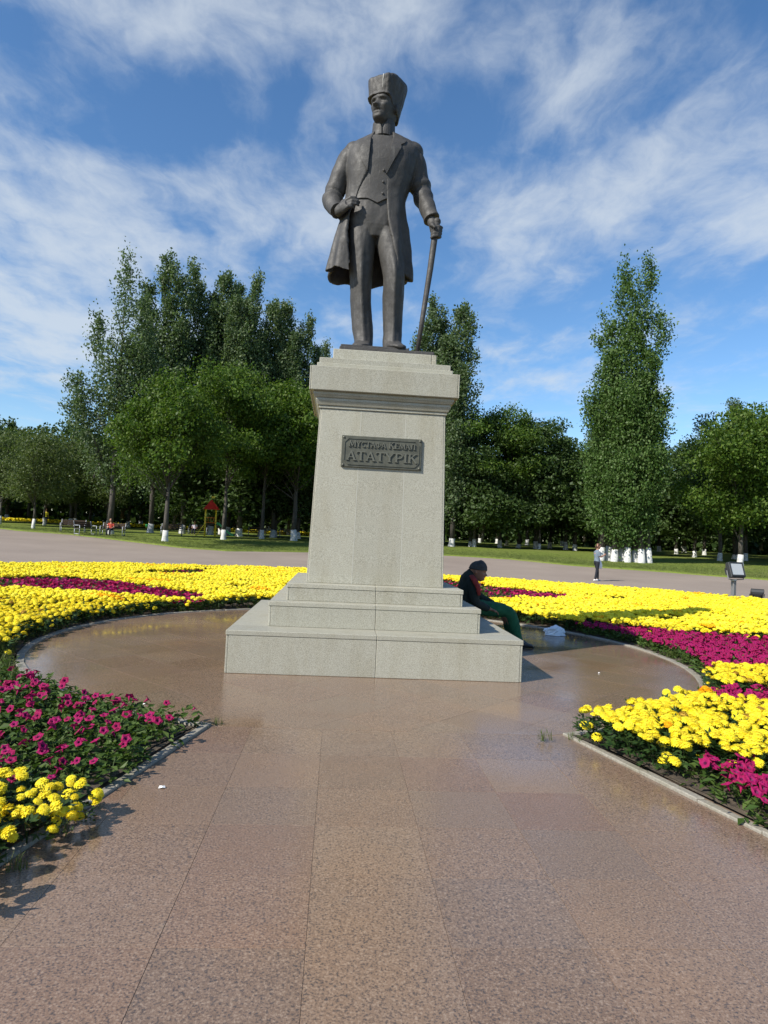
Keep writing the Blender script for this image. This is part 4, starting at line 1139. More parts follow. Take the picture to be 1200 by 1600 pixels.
# ---- prototypes
def marigold_head(lod):
    m = MB(); R = random.Random(3+lod)
    if lod == 0:
        m.ball((0, 0, 0), (.036, .036, .027), 6)
        for ring, (el, n, rr, L_) in enumerate(((-12, 13, .034, .030), (12, 13, .034, .029), (36, 11, .030, .027), (60, 8, .020, .024), (82, 4, .008, .018))):
            for k in range(n):
                a = 2*PI*(k+.5*(ring % 2))/n + R.uniform(-.12, .12); e = math.radians(el+R.uniform(-9, 9))
                d = Vector((math.cos(a)*math.cos(e), math.sin(a)*math.cos(e), math.sin(e))); s = Vector((-math.sin(a), math.cos(a), 0)); u = d.cross(s)*-1
                p = Vector((d.x*.034, d.y*.034, d.z*.026)); w = L_*.50
                tip = p + d*L_*.42
                m.add([p-s*w*.7-u*.006, p+s*w*.7-u*.006, tip+s*w+u*.008+d*R.uniform(-.004, .004), tip+u*.002-d*.004, tip-s*w+u*.008+d*R.uniform(-.004, .004)], [(0, 1, 2, 3), (0, 3, 4)])
    else:
        n, k = ((5, 10) if lod == 1 else (3, 7)); rings = []
        for i in range(n):
            e = -.6+ (PI/2+.45)*i/(n-.001) ; r_ = .047*math.cos(e)
            rings.append([Vector((r_*(1+(.13 if (q+i) % 2 else -.10))*math.cos(2*PI*q/k+i*.3), r_*(1+(.13 if (q+i) % 2 else -.10))*math.sin(2*PI*q/k+i*.3), .036*math.sin(e))) for q in range(k)])
        m.loft(rings, cap=True)
    return m
def petunia_flower(lod):
    m = MB(); n = 10 if lod == 0 else 5; ro, ri = .042, .013
    outer = []
    for k in range(n):
        a = 2*PI*k/n; r_ = ro*(1.06 if (n == 5 or k % 2 == 0) else .84); outer.append(Vector((r_*math.cos(a), r_*math.sin(a), .004 if k % 2 else .010)))
    inner = [Vector((ri*math.cos(2*PI*k/n), ri*math.sin(2*PI*k/n), .004)) for k in range(n)]
    if lod == 0:
        mid = [Vector((p.x*.62, p.y*.62, .011)) for p in outer]
        m.add(outer+mid, [(i, (i+1) % n, n+(i+1) % n, n+i) for i in range(n)], 0)
        m.add(mid+inner, [(i, (i+1) % n, n+(i+1) % n, n+i) for i in range(n)], 0)
        m.add(inner+[Vector((0, 0, -.022))], [(i, (i+1) % n, n) for i in range(n)], 1)
        m.add([p*1.0+Vector((0, 0, -.003)) for p in inner]+[Vector((0, 0, -.05))], [((i+1) % n, i, n) for i in range(n)], 0)
    else:
        m.add(outer+[Vector((0, 0, -.008))], [(i, (i+1) % n, n) for i in range(n)], 0)
    return m
def foliage(kind, nleaf, rad, hgt, size, seed):
    R = random.Random(seed); m = MB()
    for k in range(nleaf):
        a = R.uniform(0, 2*PI); r_ = rad*R.uniform(0, 1)**.6; z = hgt*R.uniform(.12, 1.0)*(1-.35*(r_/rad)**2)
        p = Vector((r_*math.cos(a), r_*math.sin(a), z)); az = a+R.gauss(0, .8); el = R.uniform(-.35, .75)
        d = Vector((math.cos(az)*math.cos(el), math.sin(az)*math.cos(el), math.sin(el))); s = d.cross(Vector((R.gauss(0, .35), R.gauss(0, .35), 1))).normalized(); u = s.cross(d)
        L_ = size*R.uniform(.7, 1.25); w = L_*(.13 if kind == 'fern' else .27)
        if kind == 'fern':        # pinnate leaf: three slim leaflets
            for q, (f, o) in enumerate(((0, 0), (.9, .3), (-.9, .3))):
                dd = (d*math.cos(f)+s*math.sin(f)); ss = (s*math.cos(f)-d*math.sin(f)); b = p+d*L_*o*.6; l2 = L_*(1 if q == 0 else .6)
                m.add([b, b+dd*l2*.5+ss*w, b+dd*l2, b+dd*l2*.5-ss*w], [(0, 1, 2, 3)])
        else:
            m.add([p, p+d*L_*.45+s*w+u*.006, p+d*L_-u*.008, p+d*L_*.45-s*w+u*.006, p+d*L_*.5-u*.004], [(0, 4, 3), (0, 1, 4), (1, 2, 4), (4, 2, 3)])
    for k in range(3):
        a = R.uniform(0, 6.28); e = Vector((rad*.5*math.cos(a), rad*.5*math.sin(a), hgt*.8)); s = Vector((-math.sin(a), math.cos(a), 0))*.004
        m.add([Vector((0, 0, -.01))-s, Vector((0, 0, -.01))+s, e+s*.5, e-s*.5], [(0, 1, 2, 3)])
    return m
def grass_tuft(n, h, rad, seed):
    R = random.Random(seed); m = MB()
    for k in range(n):
        a = R.uniform(0, 2*PI); r_ = rad*R.random()**.5; p = Vector((r_*math.cos(a), r_*math.sin(a), -.005)); az = R.uniform(0, 6.28); d = Vector((math.cos(az), math.sin(az), 0)); s = Vector((-d.y, d.x, 0))*R.uniform(.0022, .0042)
        hh = h*R.uniform(.5, 1.25); b = R.uniform(.1, .8)*hh
        m.add([p-s, p+s, p+s*.8+d*b*.35+Vector((0, 0, hh*.6)), p+d*b+Vector((0, 0, hh*R.uniform(.75, 1.0))), p-s*.8+d*b*.35+Vector((0, 0, hh*.6))], [(0, 1, 2, 4), (4, 2, 3)])
    return m
HEAD0 = smooth(marigold_head(0).mesh('flower_head', M['yellow']), False)
HEAD0O = marigold_head(0).mesh('flower_head', M['orange'])
M['faded'] = flowermat('faded_petals', [(.42, .24, .03), (.55, .36, .05)])
HEAD0F = marigold_head(0).mesh('flower_head', M['faded'])
PET0 = petunia_flower(0).mesh('flower', [M['magenta'], M['throat']])
FERN0 = [foliage('fern', 44, .135, .235, .085, s).mesh('marigold_plant', M['fern']) for s in (1, 2, 3)]
PLEAF0 = [foliage('pet', 46, .155, .165, .075, s).mesh('petunia_plant', M['petleaf']) for s in (4, 5, 6)]

# ---- planting plan on a jittered grid
plants = {'m': [], 'p': []}; sp = .18
for i in range(-88, 98):
    for j in range(-60, 102):
        x = i*sp + (sp*.5 if j % 2 else 0) + random.uniform(-.05, .05); y = j*sp + random.uniform(-.05, .05)
        k = zone(x, y)
        if k is None or not in_view(x, y): continue
        if k == 'm':
            if mnoise.noise((x*.9, y*.9, 4.0))+.45*mnoise.noise((x*3, y*3, 1)) > .42 and math.hypot(x, y) > 5.5: continue       # small gaps in the planting
            plants['m'].append((x, y, k))
        elif k == 'g': continue
        else:
            if k == 's' and random.random() < .25: continue
            plants['p'].append((x, y, k))
def camd(p): return math.hypot(p[0]-CAMP.x, p[1]-CAMP.y)
def vis_near(p):
    return in_view(p[0], p[1], .22, 1.0, 1.0)
for k in plants: plants[k].sort(key=lambda p: camd(p) + (0 if vis_near(p) else 50))
def side_group(x, y, kind):
    s = 'left' if x < 0 else 'right'
    return s
LAB = {('m', 'left'): ('bright yellow marigold with pompom heads in the corner bed left of the path', 'yellow marigolds in the near left bed'),
       ('m', 'right'): ('bright yellow marigold with pompom heads in the bed right of the path', 'yellow marigolds in the near right bed'),
       ('p', 'left'): ('magenta petunia among green leaves in the bed left of the path', 'magenta petunias in the near left bed'),
       ('p', 'right'): ('magenta petunia packed in the band along the right kerb', 'magenta petunias in the near right bed')}
def relief(x, y): return .035*mnoise.noise((x*.7, y*.7, 0)) + .02*mnoise.noise((x*2.3, y*2.3, 7))
NIND = 300
def orange(x, y): return mnoise.noise((x*1.1, y*1.1, 9.0)) > .43
for p in plants['m'][:NIND]:
    x, y, _ = p; o = link('marigold_plant', random.choice(FERN0), None, (x, y, .02)); o.rotation_euler = (0, 0, random.uniform(0, 6.28)); s = (1+relief(x, y)*4)*(.78 if (x < 0 and x > lkx(y)-.22) else 1); o.scale = (s, s, s)
    l, gname = LAB[('m', side_group(x, y, 'm'))]; tag(o, l, 'marigold', gname)
    n = 6 if x > 0 else 5
    a0 = random.uniform(0, 6.28)
    for q in range(n):
        a = a0+2*PI*q/n+random.uniform(-.4, .4); r_ = random.uniform(.03, .105); z = .225+random.uniform(-.028, .018)
        if random.random() < (.12 if x > 0 else .30): z -= random.uniform(.05, .13); r_ += .055
        hd = link('flower_head', HEAD0O if (mnoise.noise((x*1.1, y*1.1, 9.0)) > .5 and random.random() < .5) else (HEAD0F if random.random() < .025 else HEAD0), o, (r_*math.cos(a), r_*math.sin(a), z))
        hd.rotation_euler = (random.uniform(-.4, .4), random.uniform(-.4, .4), random.uniform(0, 6.28)); k = random.choice((random.uniform(.80, 1.04), random.uniform(.80, 1.04), random.uniform(.5, .85))); hd.scale = (k, k, k*random.uniform(.8, 1.05))
    if x < 0 and y < -5.3 and x > lkx(y)-.28:                           # flowers hanging low over the kerb
        for q in range(4):
            z = random.uniform(.07, .19); r_ = random.uniform(.10, .19); a = random.uniform(-.9, .7) - o.rotation_euler.z
            hd = link('flower_head', HEAD0, o, (r_*math.cos(a), r_*math.sin(a), z)); hd.rotation_euler = (random.uniform(-.5, .5), random.uniform(.1, .8), random.uniform(0, 6.28)); k = random.uniform(.7, 1.05); hd.scale = (k, k, k)
def tilt_to(a, t): return (Matrix.Rotation(a, 3, 'Z') @ Matrix.Rotation(t, 3, 'Y')).to_euler()
for p in plants['p'][:NIND]:
    x, y, kk = p; o = link('petunia_plant', random.choice(PLEAF0), None, (x, y, .015)); o.rotation_euler = (0, 0, random.uniform(0, 6.28)); s = 1+relief(x, y)*4; o.scale = (s, s, s)
    l, gname = LAB[('p', side_group(x, y, 'p'))]; tag(o, l, 'petunia', gname)
    dens = mnoise.noise((x*1.5, y*1.5, 2))
    n = (random.choice((1, 2, 3, 3)) if dens > -.05 else random.choice((1, 2, 2))) if kk == 'f' else random.choice((6, 7, 8))
    for q in range(n):
        a = random.uniform(0, 6.28); r_ = random.uniform(.02, .13)
        f = link('flower', PET0, o, (r_*math.cos(a), r_*math.sin(a), .165+random.uniform(-.03, .04)))
        f.rotation_euler = tilt_to(random.choice((a, -o.rotation_euler.z-PI/2))+random.uniform(-.6, .6), random.uniform(.15, 1.0)); k = random.uniform(.62, .98); f.scale = (k, k, k)
# ---- the rest of the beds, joined
def rest_marigolds():
    P = plants['m'][NIND:]; pos, wh, sc, tl = [], [], [], []
    fp, fs = [], []
    for x, y, _ in P:
        d = camd((x, y)); n = 5; a0 = random.uniform(0, 6.28); rl = relief(x, y); og = orange(x, y)
        lod = 1 if d < 12 else 2
        for q in range(n):
            a = a0+2*PI*q/n+random.uniform(-.4, .4); r_ = random.uniform(.04, .105)
            z = .245+rl+random.uniform(-.03, .03)
            if random.random() < .1: z -= .06; r_ += .04
            pos.append((x+r_*math.cos(a), y+r_*math.sin(a), z)); wh.append((lod-1)+(2 if og and random.random() < .55 else 0)); sc.append(random.choice((random.uniform(.82, 1.1), random.uniform(.82, 1.1), random.uniform(.55, .9))))
        fp.append((x, y, .02)); fs.append((1+rl*4)*random.uniform(.9, 1.1))
    protos = []
    for lod in (1, 2): V, F, m_ = tri_arrays(marigold_head(lod)); protos.append((V, F, m_))
    for lod in (1, 2): V, F, m_ = tri_arrays(marigold_head(lod)); protos.append((V, F, m_+1))
    n = len(pos); A_ = scatter(protos, np.array(wh), np.array(pos), rng.uniform(0, 6.28, n), rng.uniform(0, .5, n), rng.uniform(0, 6.28, n), np.array(sc))
    ff = []
    for s in (1, 2): V, F, m_ = tri_arrays(foliage('fern', 15, .14, .235, .12, s+10)); ff.append((V, F, m_+2))
    n = len(fp); B_ = scatter(ff, rng.integers(0, 2, n), np.array(fp), rng.uniform(0, 6.28, n), rng.uniform(0, .1, n), rng.uniform(0, 6.28, n), np.array(fs))
    V = np.concatenate([A_[0], B_[0]]); F = np.concatenate([A_[1], B_[1]+len(A_[0])]); mi = np.concatenate([A_[2], B_[2]])
    o = link('marigolds', npmesh('marigolds', V, F, [M['yellow'], M['orange'], M['fern']], mi)); tag(o, 'dense mass of yellow marigolds filling the beds behind the pedestal', 'marigolds', kind='stuff'); return len(F)
def rest_petunias():
    P = plants['p'][NIND:]; pos, sc, fp, fs = [], [], [], []
    for x, y, k in P:
        rl = relief(x, y); n = random.choice((0, 1, 1, 2, 2)) if k in 's' else (random.choice((1, 2)) if k == 'f' else random.choice((5, 6, 7)))
        for q in range(n):
            a = random.uniform(0, 6.28); r_ = random.uniform(.02, .14); pos.append((x+r_*math.cos(a), y+r_*math.sin(a), .18+rl*.7+random.uniform(-.03, .035))); sc.append(random.uniform(.8, 1.15))
        fp.append((x, y, .015)); fs.append((1+rl*3)*random.uniform(.9, 1.15))
    V, F, m_ = tri_arrays(petunia_flower(1)); n = len(pos)
    A_ = scatter([(V, F, m_)], np.zeros(n, int), np.array(pos), rng.uniform(0, 6.28, n), rng.uniform(.1, 1.0, n), rng.uniform(0, 6.28, n), np.array(sc))
    ff = []
    for s in (1, 2): V, F, m_ = tri_arrays(foliage('pet', 22, .16, .17, .085, s+20)); ff.append((V, F, m_+1))
    n = len(fp); B_ = scatter(ff, rng.integers(0, 2, n), np.array(fp), rng.uniform(0, 6.28, n), rng.uniform(0, .1, n), rng.uniform(0, 6.28, n), np.array(fs))
    V = np.concatenate([A_[0], B_[0]]); F = np.concatenate([A_[1], B_[1]+len(A_[0])]); mi = np.concatenate([A_[2], B_[2]])
    o = link('petunias', npmesh('petunias', V, F, [M['magenta'], M['petleaf']], mi)); tag(o, 'drifts of magenta petunias between the yellow marigolds farther away', 'petunias', kind='stuff'); return len(F)
def weeds():
    pos, sc = [], []
    for i in range(7000):
        x, y = random.uniform(-6, 6), random.uniform(-8.5, 6)
        r = math.hypot(x-CC[0], y-CC[1]); near_circle = 4.5 < r < 4.78; k = zone(x, y)
        strip = (k == 'g') or (k in ('f',) and random.random() < .8)
        side = y < -3.6 and (lkx(y)-.30 < x < lkx(y)-.07 or rkx(y)+.07 < x < rkx(y)+.30)
        if not (near_circle or strip or side): continue
        if near_circle and y < -3.9: continue
        if side and x > 0 and random.random() < .3: continue
        if mnoise.noise((x*1.8, y*1.8, 1)) < (-.35 if side else -.12): continue
        pos.append((x, y, .015)); sc.append(random.uniform(.3, .7) if side else random.uniform(.45, 1.0))
    for i in range(900):
        x, y = random.uniform(-6.5, -3.0), random.uniform(-2.9, -.9); k = zone(x, y)
        if k == 'g' or (k == 'f' and x < -2.9) or (k and math.hypot(x-CC[0], y-CC[1]) < 4.85): pos.append((x, y, .015)); sc.append(random.uniform(.6, 1.25))
    for (x, y) in ((-1.50, -3.72), (-1.44, -3.66), (-1.56, -3.78), (1.53, -3.77), (-1.78, -5.46), (-1.83, -5.6), (-1.9, -6.0), (-2.0, -3.18), (-2.4, -3.0), (-3.2, -2.3)):
        for q in range(2): pos.append((x+random.uniform(-.04, .04), y+random.uniform(-.04, .04), .003)); sc.append(random.uniform(.25, .55))
    pr = [tri_arrays(grass_tuft(16, .16, .07, s)) for s in (1, 2, 3)]
    for s in (31, 32):
        V, F, m_ = tri_arrays(foliage('pet', 16, .09, .08, .055, s)); pr.append((V, F, m_+1))
    n = len(pos)
    V, F, mi = scatter(pr, rng.integers(0, 5, n), np.array(pos), rng.uniform(0, 6.28, n), rng.uniform(0, .3, n), rng.uniform(0, 6.28, n), np.array(sc))
    o = link('grass_tufts', npmesh('grass_tufts', V, F, [M['blade'], M['petleaf']], mi)); tag(o, 'thin green grass growing along the kerbs and bare edges of the beds', 'grass', kind='stuff'); return len(F)
print('tris', rest_marigolds(), rest_petunias(), weeds(), {k: len(v) for k, v in plants.items()})

# ================================================================== PEOPLE
M['skin'] = mat('skin', (.36, .19, .125), .6); M['skin_tan'] = mat('tanned_skin', (.27, .135, .088), .6)
M['hair'] = cloth('brown_hair', (.055, .028, .016), .6)
M['shoe_white'] = mat('white_shoe', (.65, .65, .63), .6); M['shoe_dark'] = mat('dark_shoe', (.03, .03, .03), .5)
def remeshed(name, mb, voxel, m, parent, sm=2):
    return link(name, remesh(mb.mesh(name, M[m]), voxel, sm, M[m]), parent)
def blend_tube(mb, pts, rad, n=12, flat=1.0, up=None):
    """tube with smoothed joints"""
    P = [Vector(p) for p in pts]; fine, fr = [], []
    for i in range(len(P)-1):
        for s in range(5):
            t = s/5; fine.append(P[i].lerp(P[i+1], t)); fr.append(rad[i]*(1-t)+rad[i+1]*t)
    fine.append(P[-1]); fr.append(rad[-1])
    for _ in range(2): fine = [fine[0]]+[(fine[i-1]+fine[i]*2+fine[i+1])/4 for i in range(1, len(fine)-1)]+[fine[-1]]
    mb.tube(fine, fr, n, flat=flat, up=up)
def hand(mb, wrist, dirv, palm_n, side=1, curl=.5, s=1.0):
    """palm, four bent fingers and a thumb leaving the side of the palm"""
    d = Vector(dirv).normalized(); nrm = Vector(palm_n); nrm = (nrm-d*nrm.dot(d)).normalized(); l = d.cross(nrm)*side; w = Vector(wrist)
    mb.tube([w, w+d*.045*s, w+d*.09*s], [(.022*s, .028*s), (.020*s, .040*s), (.017*s, .038*s)], 10, up=nrm)
    for i, L_ in enumerate((.068, .078, .072, .056)):
        b = w+d*.085*s+l*(.028-.019*i)*s; f1 = (d*math.cos(curl*.6)+nrm*math.sin(curl*.6)); f2 = (d*math.cos(curl*1.7)+nrm*math.sin(curl*1.7))
        mb.tube([b-d*.02*s, b, b+f1*L_*.5*s, b+f1*L_*.5*s+f2*L_*.5*s], [.0105*s, .0105*s, .0095*s, .0075*s], 7)
    t0 = w+d*.03*s+l*.030*s; mb.tube([t0-l*.01*s, t0+(l*.8+d*.6)*.03*s, t0+(l*.55+d*.8+nrm*.3)*.062*s], [.013*s, .012*s, .009*s], 7)
def head(mb, chin, face_rz, tilt, s=1.0):
    R = Matrix.Rotation(face_rz, 3, 'Z') @ Matrix.Rotation(tilt, 3, 'X')
    head_rings(mb, lambda v: Vector(chin) + R @ ((v+Vector((0, .03, 0)))*s))
    for e in (-1, 1): mb.ball(Vector(chin)+R @ (Vector((e*.075, .04, .10))*s), (.012*s, .02*s, .033*s), 6)
    return lambda v: Vector(chin) + R @ ((Vector(v)+Vector((0, .03, 0)))*s)

def seated_man():
    t = empty('person', (1.50, .90, .4815))
    tag(t, 'person sitting on the pedestal step in dark jacket, green trousers and grey knit cap', 'person')
    o = Vector((1.50, .90, .4815)); V = lambda *p: Vector(p)-o
    b = MB()
    pl = head(b, V(1.705, .84, 1.010), math.radians(62), math.radians(10), 1.22)
    blend_tube(b, [V(1.60, .90, .98), V(1.655, .89, 1.06), V(1.69, .88, 1.12)], [.07, .062, .062])
    blend_tube(b, [V(1.56, .90, .60), V(1.55, .90, .78), V(1.58, .90, .97)], [.14, .14, .12])
    for s, elbow, wrist in ((-1, V(1.60, .60, .67), V(1.86, .70, .585)), (1, V(1.82, 1.18, .70), V(2.02, 1.06, .62))):
        blend_tube(b, [V(1.60, .90+s*.20, .99), elbow, wrist], [.055, .045, .032])
        hand(b, wrist, (.8, -s*.15, -.25), (0, 0, -1), s, .5, 1.15)
    for s in (-1, 1):
        blend_tube(b, [V(1.58, .90+s*.10, .58), V(2.17, .93+s*.14, .545), V(2.33, .95+s*.17, .09)], [.085, .065, .042])
    remeshed('body', b, .011, 'skin_tan', t)
    j = MB()
    rings = []
    for z, x, rx, ry in ((.555, 1.555, .165, .205), (.64, 1.545, .165, .20), (.76, 1.54, .155, .205), (.88, 1.555, .15, .225), (.97, 1.585, .135, .225), (1.03, 1.62, .105, .16), (1.075, 1.65, .075, .085)):
        rings.append([V(x+rx*math.cos(2*PI*k/24), .90+ry*math.sin(2*PI*k/24), z-.10*math.cos(2*PI*k/24)*(1 if z > .9 else .2)) for k in range(24)])
    j.loft(rings)
    for s, elbow, wrist in ((-1, V(1.60, .60, .67), V(1.84, .69, .59)), (1, V(1.82, 1.18, .70), V(2.0, 1.065, .625))):
        blend_tube(j, [V(1.585, .90+s*.17, 1.0), V(1.60, .90+s*.24, .93), elbow, wrist], [.09, .085, .072, .058], 14)
    J = remeshed('jacket', j, .012, 'jacket_dark', t); rough_up(J.data, .016, 7, .006, 20, 5)
    st = MB()
    for s in (-1,):                                                   # red flash running from the shoulder down the sleeve
        st.tube([V(1.55, .66, 1.085), V(1.585, .575, 1.02), V(1.635, .545, .92), V(1.655, .525, .80)], [(.014, .040), (.018, .046), (.018, .040), (.014, .026)], 8, up=(0.2, -1, .1))
    st.build('red_stripe', M['red_cloth'], J, True)
    zp = MB(); zp.tube([V(1.735, .86, 1.02), V(1.735, .87, .92), V(1.715, .88, .80)], [.006, .006, .006], 6); zp.build('zip', M['zip'], J, True)
    tr = MB()
    for s in (-1, 1):
        blend_tube(tr, [V(1.55, .90+s*.09, .60), V(1.66, .90+s*.11, .585), V(2.16, .93+s*.14, .555), V(2.24, .94+s*.15, .47), V(2.30, .95+s*.17, .25), V(2.335, .95+s*.17, .10)], [.12, .118, .098, .092, .085, .088], 16)
    tr.ball(V(1.56, .90, .60), (.15, .21, .115), 10)
    rough_up(remeshed('trousers', tr, .013, 'green_cloth', t).data, .012, 9, .004, 30, 2)
    cp = MB(); rr = []
    for z, w, d in ((.135, .088, .112), (.15, .092, .116), (.18, .092, .113), (.215, .078, .092), (.245, .048, .055), (.258, .012, .014)):
        rr.append([pl((w*math.sin(2*PI*k/20), -.004-d*math.cos(2*PI*k/20)*1.0+.012, z-.02*(.5-.5*math.cos(2*PI*k/20)))) for k in range(20)])
    cp.loft(rr); cp.tube([pl((.09*math.sin(2*PI*k/20), -.004-.114*math.cos(2*PI*k/20)+.012, .145-.02*(.5-.5*math.cos(2*PI*k/20)))) for k in range(21)], .011, 8)
    me = remesh(cp.mesh('knit_cap', M['grey_cloth']), .009, 1, M['grey_cloth']); link('knit_cap', me, t)
    for s in (-1, 1):
        sh = MB(); c = V(2.36, .95+s*.17, 0); rings = []
        for x, w, h in ((-.085, .03, .07), (-.05, .045, .10), (.03, .05, .10), (.12, .052, .075), (.20, .045, .055), (.235, .015, .03)):
            rings.append([c+Vector((x, w*math.copysign(abs(math.sin(2*PI*k/14))**.8, math.sin(2*PI*k/14)), .004+h*max(0, .5-.5*math.cos(2*PI*k/14))**.7)) for k in range(14)])
        sh.loft(rings); sh.build('shoe', M['shoe_dark'], t, True)
M['jacket_dark'] = cloth('dark_jacket', (.022, .030, .026)); M['red_cloth'] = cloth('red_stripe', (.26, .035, .03)); M['zip'] = mat('zip', (.35, .35, .35), .4, .6)
M['green_cloth'] = cloth('green_trousers', (.018, .105, .05)); M['grey_cloth'] = cloth('grey_knit', (.055, .06, .06)); M['tee_blue'] = cloth('grey_blue_shirt', (.14, .18, .22)); M['leggings'] = cloth('dark_leggings', (.016, .019, .026))
M['yellow_cloth'] = cloth('yellow_shirt', (.72, .62, .04)); M['red_shirt'] = cloth('red_shirt', (.40, .06, .04)); M['white_cloth'] = cloth('white_shirt', (.6, .6, .6)); M['lilac'] = cloth('pale_shirt', (.55, .50, .58))
seated_man()

def standing(label, loc, rz, shirt, legs, shoe, h=1.68, arms=None, hair='hair', stride=.12, voxel=.011, long_hair=True):
    """local frame: facing -y"""
    t = empty('person', loc, rz); tag(t, label, 'person'); s = h/1.68; V = lambda x, y, z: Vector((x*s, y*s, z*s))
    b = MB(); pl = head(b, V(0, -.055, 1.455), 0, math.radians(8), s)
    blend_tube(b, [V(0, .01, 1.36), V(0, 0, 1.44), V(0, -.01, 1.52)], [.052*s, .046*s, .048*s])
    blend_tube(b, [V(0, .01, .85), V(0, .01, 1.05), V(0, .015, 1.25), V(0, .01, 1.38)], [.11*s, .095*s, .115*s, .07*s], flat=.75 if False else 1)
    A_ = arms or {-1: (V(-.22, .03, 1.10), V(-.24, -.06, .86)), 1: (V(.22, .03, 1.10), V(.24, -.06, .86))}
    for q in (-1, 1):
        e, w = A_[q]; blend_tube(b, [V(q*.165, .01, 1.345), e, w], [.042*s, .035*s, .025*s]); d = (w-e).normalized(); hand(b, w, d, Vector((-q, -.3, 0)), -q, .7, s*.95)
        fy = -stride*q
        blend_tube(b, [V(q*.085, .01, .86), V(q*.085, fy*.55-.03, .47), V(q*.08, fy, .07)], [.075*s, .052*s, .036*s])
    remeshed('body', b, voxel, 'skin', t)
    c = MB(); rings = []
    for z, rx, ry in ((.84, .165, .115), (.92, .155, .11), (1.05, .135, .10), (1.2, .160, .115), (1.31, .172, .105), (1.375, .12, .08), (1.405, .065, .062)):
        rings.append([V(rx*math.sin(2*PI*k/22), .01-ry*math.cos(2*PI*k/22), z) for k in range(22)])
    c.loft(rings)
    for q in (-1, 1):
        e = A_[q][0]; a = V(q*.16, .01, 1.335); blend_tube(c, [a, a.lerp(e, .45), a.lerp(e, .8)], [.062*s, .056*s, .055*s])
    remeshed('shirt', c, voxel, shirt, t)
    l = MB()
    l.ball(V(0, .015, .86), (.165*s, .12*s, .11*s), 9)
    for q in (-1, 1):
        fy = -stride*q; blend_tube(l, [V(q*.085, .01, .86), V(q*.088, fy*.55-.03, .48), V(q*.082, fy, .09)], [.098*s, .066*s, .045*s])
        sh = MB(); rings = []
        for y, w, hh in ((.07, .02, .05), (.05, .035, .085), (-.03, .04, .085), (-.11, .042, .055), (-.16, .025, .03)):
            rings.append([V(q*.08+w*math.copysign(abs(math.sin(2*PI*k/12))**.8, math.sin(2*PI*k/12)), fy+y, .002+hh*max(0, .5-.5*math.cos(2*PI*k/12))**.7) for k in range(12)])
        sh.loft(rings); sh.build('shoe', M[shoe], t, True)
    remeshed('leggings' if legs == 'leggings' else 'trousers', l, voxel, legs, t)
    hm = MB(); rings = []
    for z, w, d, dy in ((.02 if long_hair else .10, .055, .04, .075), (.09, .083, .075, .05), (.15, .088, .105, .018), (.19, .085, .105, .01), (.225, .065, .075, .008), (.242, .02, .03, .005)):
        rings.append([pl((w*math.sin(2*PI*k/18), dy-d*math.cos(2*PI*k/18)*(1 if z > .16 else .55), z+.02*math.cos(2*PI*k/18)*(0 if z < .1 else 1))) for k in range(18)])
    hm.loft(rings)
    if long_hair: blend_tube(hm, [pl((0, .10, .14)), pl((0, .135, .06)), pl((0, .12, -.04))], [.035*s, .03*s, .015*s])
    remeshed('hair', hm, .012, hair, t)
    return t
WX, WY = 11.42, 20.0; WZ = H(WX, WY)-.008
WR = math.radians(100)
arms = {-1: (Vector((-.21, -.02, 1.09)), Vector((-.17, -.25, 1.20))), 1: (Vector((.215, -.02, 1.09)), Vector((.14, -.25, 1.12)))}
standing('person walking beyond the flowers in grey-blue top and dark leggings, looking at a phone', (WX, WY, WZ), WR, 'tee_blue', 'leggings', 'shoe_white', 1.70, arms)
def at_woman(x, y, z): return Vector((WX, WY, WZ)) + Matrix.Rotation(WR, 3, 'Z') @ Vector((x, y, z))
def crumpled(name, loc, dims, m, label, cat, seed, flatb=0.25, sub=14):
    mb = MB(); mb.ball((0, 0, 0), 1.0, sub); me = mb.mesh(name, M[m])
    for v in me.vertices:
        p = v.co.copy(); k = 1+.30*mnoise.noise(p*1.6+Vector((seed, 0, 0)))+.22*mnoise.noise(p*4+Vector((0, seed, 0)))
        q = Vector((p.x*dims[0]*k, p.y*dims[1]*k, p.z*dims[2]*k)); q.z = max(q.z, -dims[2]*flatb); v.co = q
    fix_normals(me); o = link(name, me, None, loc); tag(o, label, cat); return o
M['plastic'] = mat('white_plastic', (.72, .74, .76), .35)
crumpled('plastic_bag', (3.45, 2.33, .035), (.20, .13, .12), 'plastic', 'crumpled white plastic bag lying on the wet paving by the magenta flowers', 'bag', 3)
p = at_woman(.16, -.20, .86)
def shopping_bag():
    mb = MB(); rings = []
    for z, w, d in ((-.24, .10, .05), (-.20, .14, .075), (-.08, .135, .07), (.04, .115, .05), (.12, .075, .03), (.20, .035, .018), (.27, .02, .014)):
        rings.append([Vector((d*math.sin(2*PI*k/16)*(1+.2*math.sin(3*k+z*20)), w*math.cos(2*PI*k/16)*(1+.12*math.cos(5*k+z*9)), z)) for k in range(16)])
    mb.loft(rings); o = mb.build('shopping_bag', M['plastic'], None, True, at_woman(.15, -.22, .80)); o.rotation_euler = (0, 0, WR); tag(o, 'white carrier bag hanging from the arm of the walking person', 'bag')
shopping_bag()
M['phone'] = mat('phone_black', (.02, .02, .02), .25); M['screen'] = mat('phone_glass', (.05, .06, .07), .1)
def phone():
    mb = MB(); mb.box((0, 0, 0), (.075, .010, .15)); me = mb.mesh('phone', M['phone']); bevel_mesh(me, .004); o = link('phone', me, None, at_woman(-.12, -.36, 1.30)); o.rotation_euler = (-.5, 0, WR)
    tag(o, 'dark phone held up by the walking person', 'phone'); mb = MB(); mb.box((0, .0062, 0), (.066, .002, .135)); mb.build('screen', M['screen'], o)
phone()
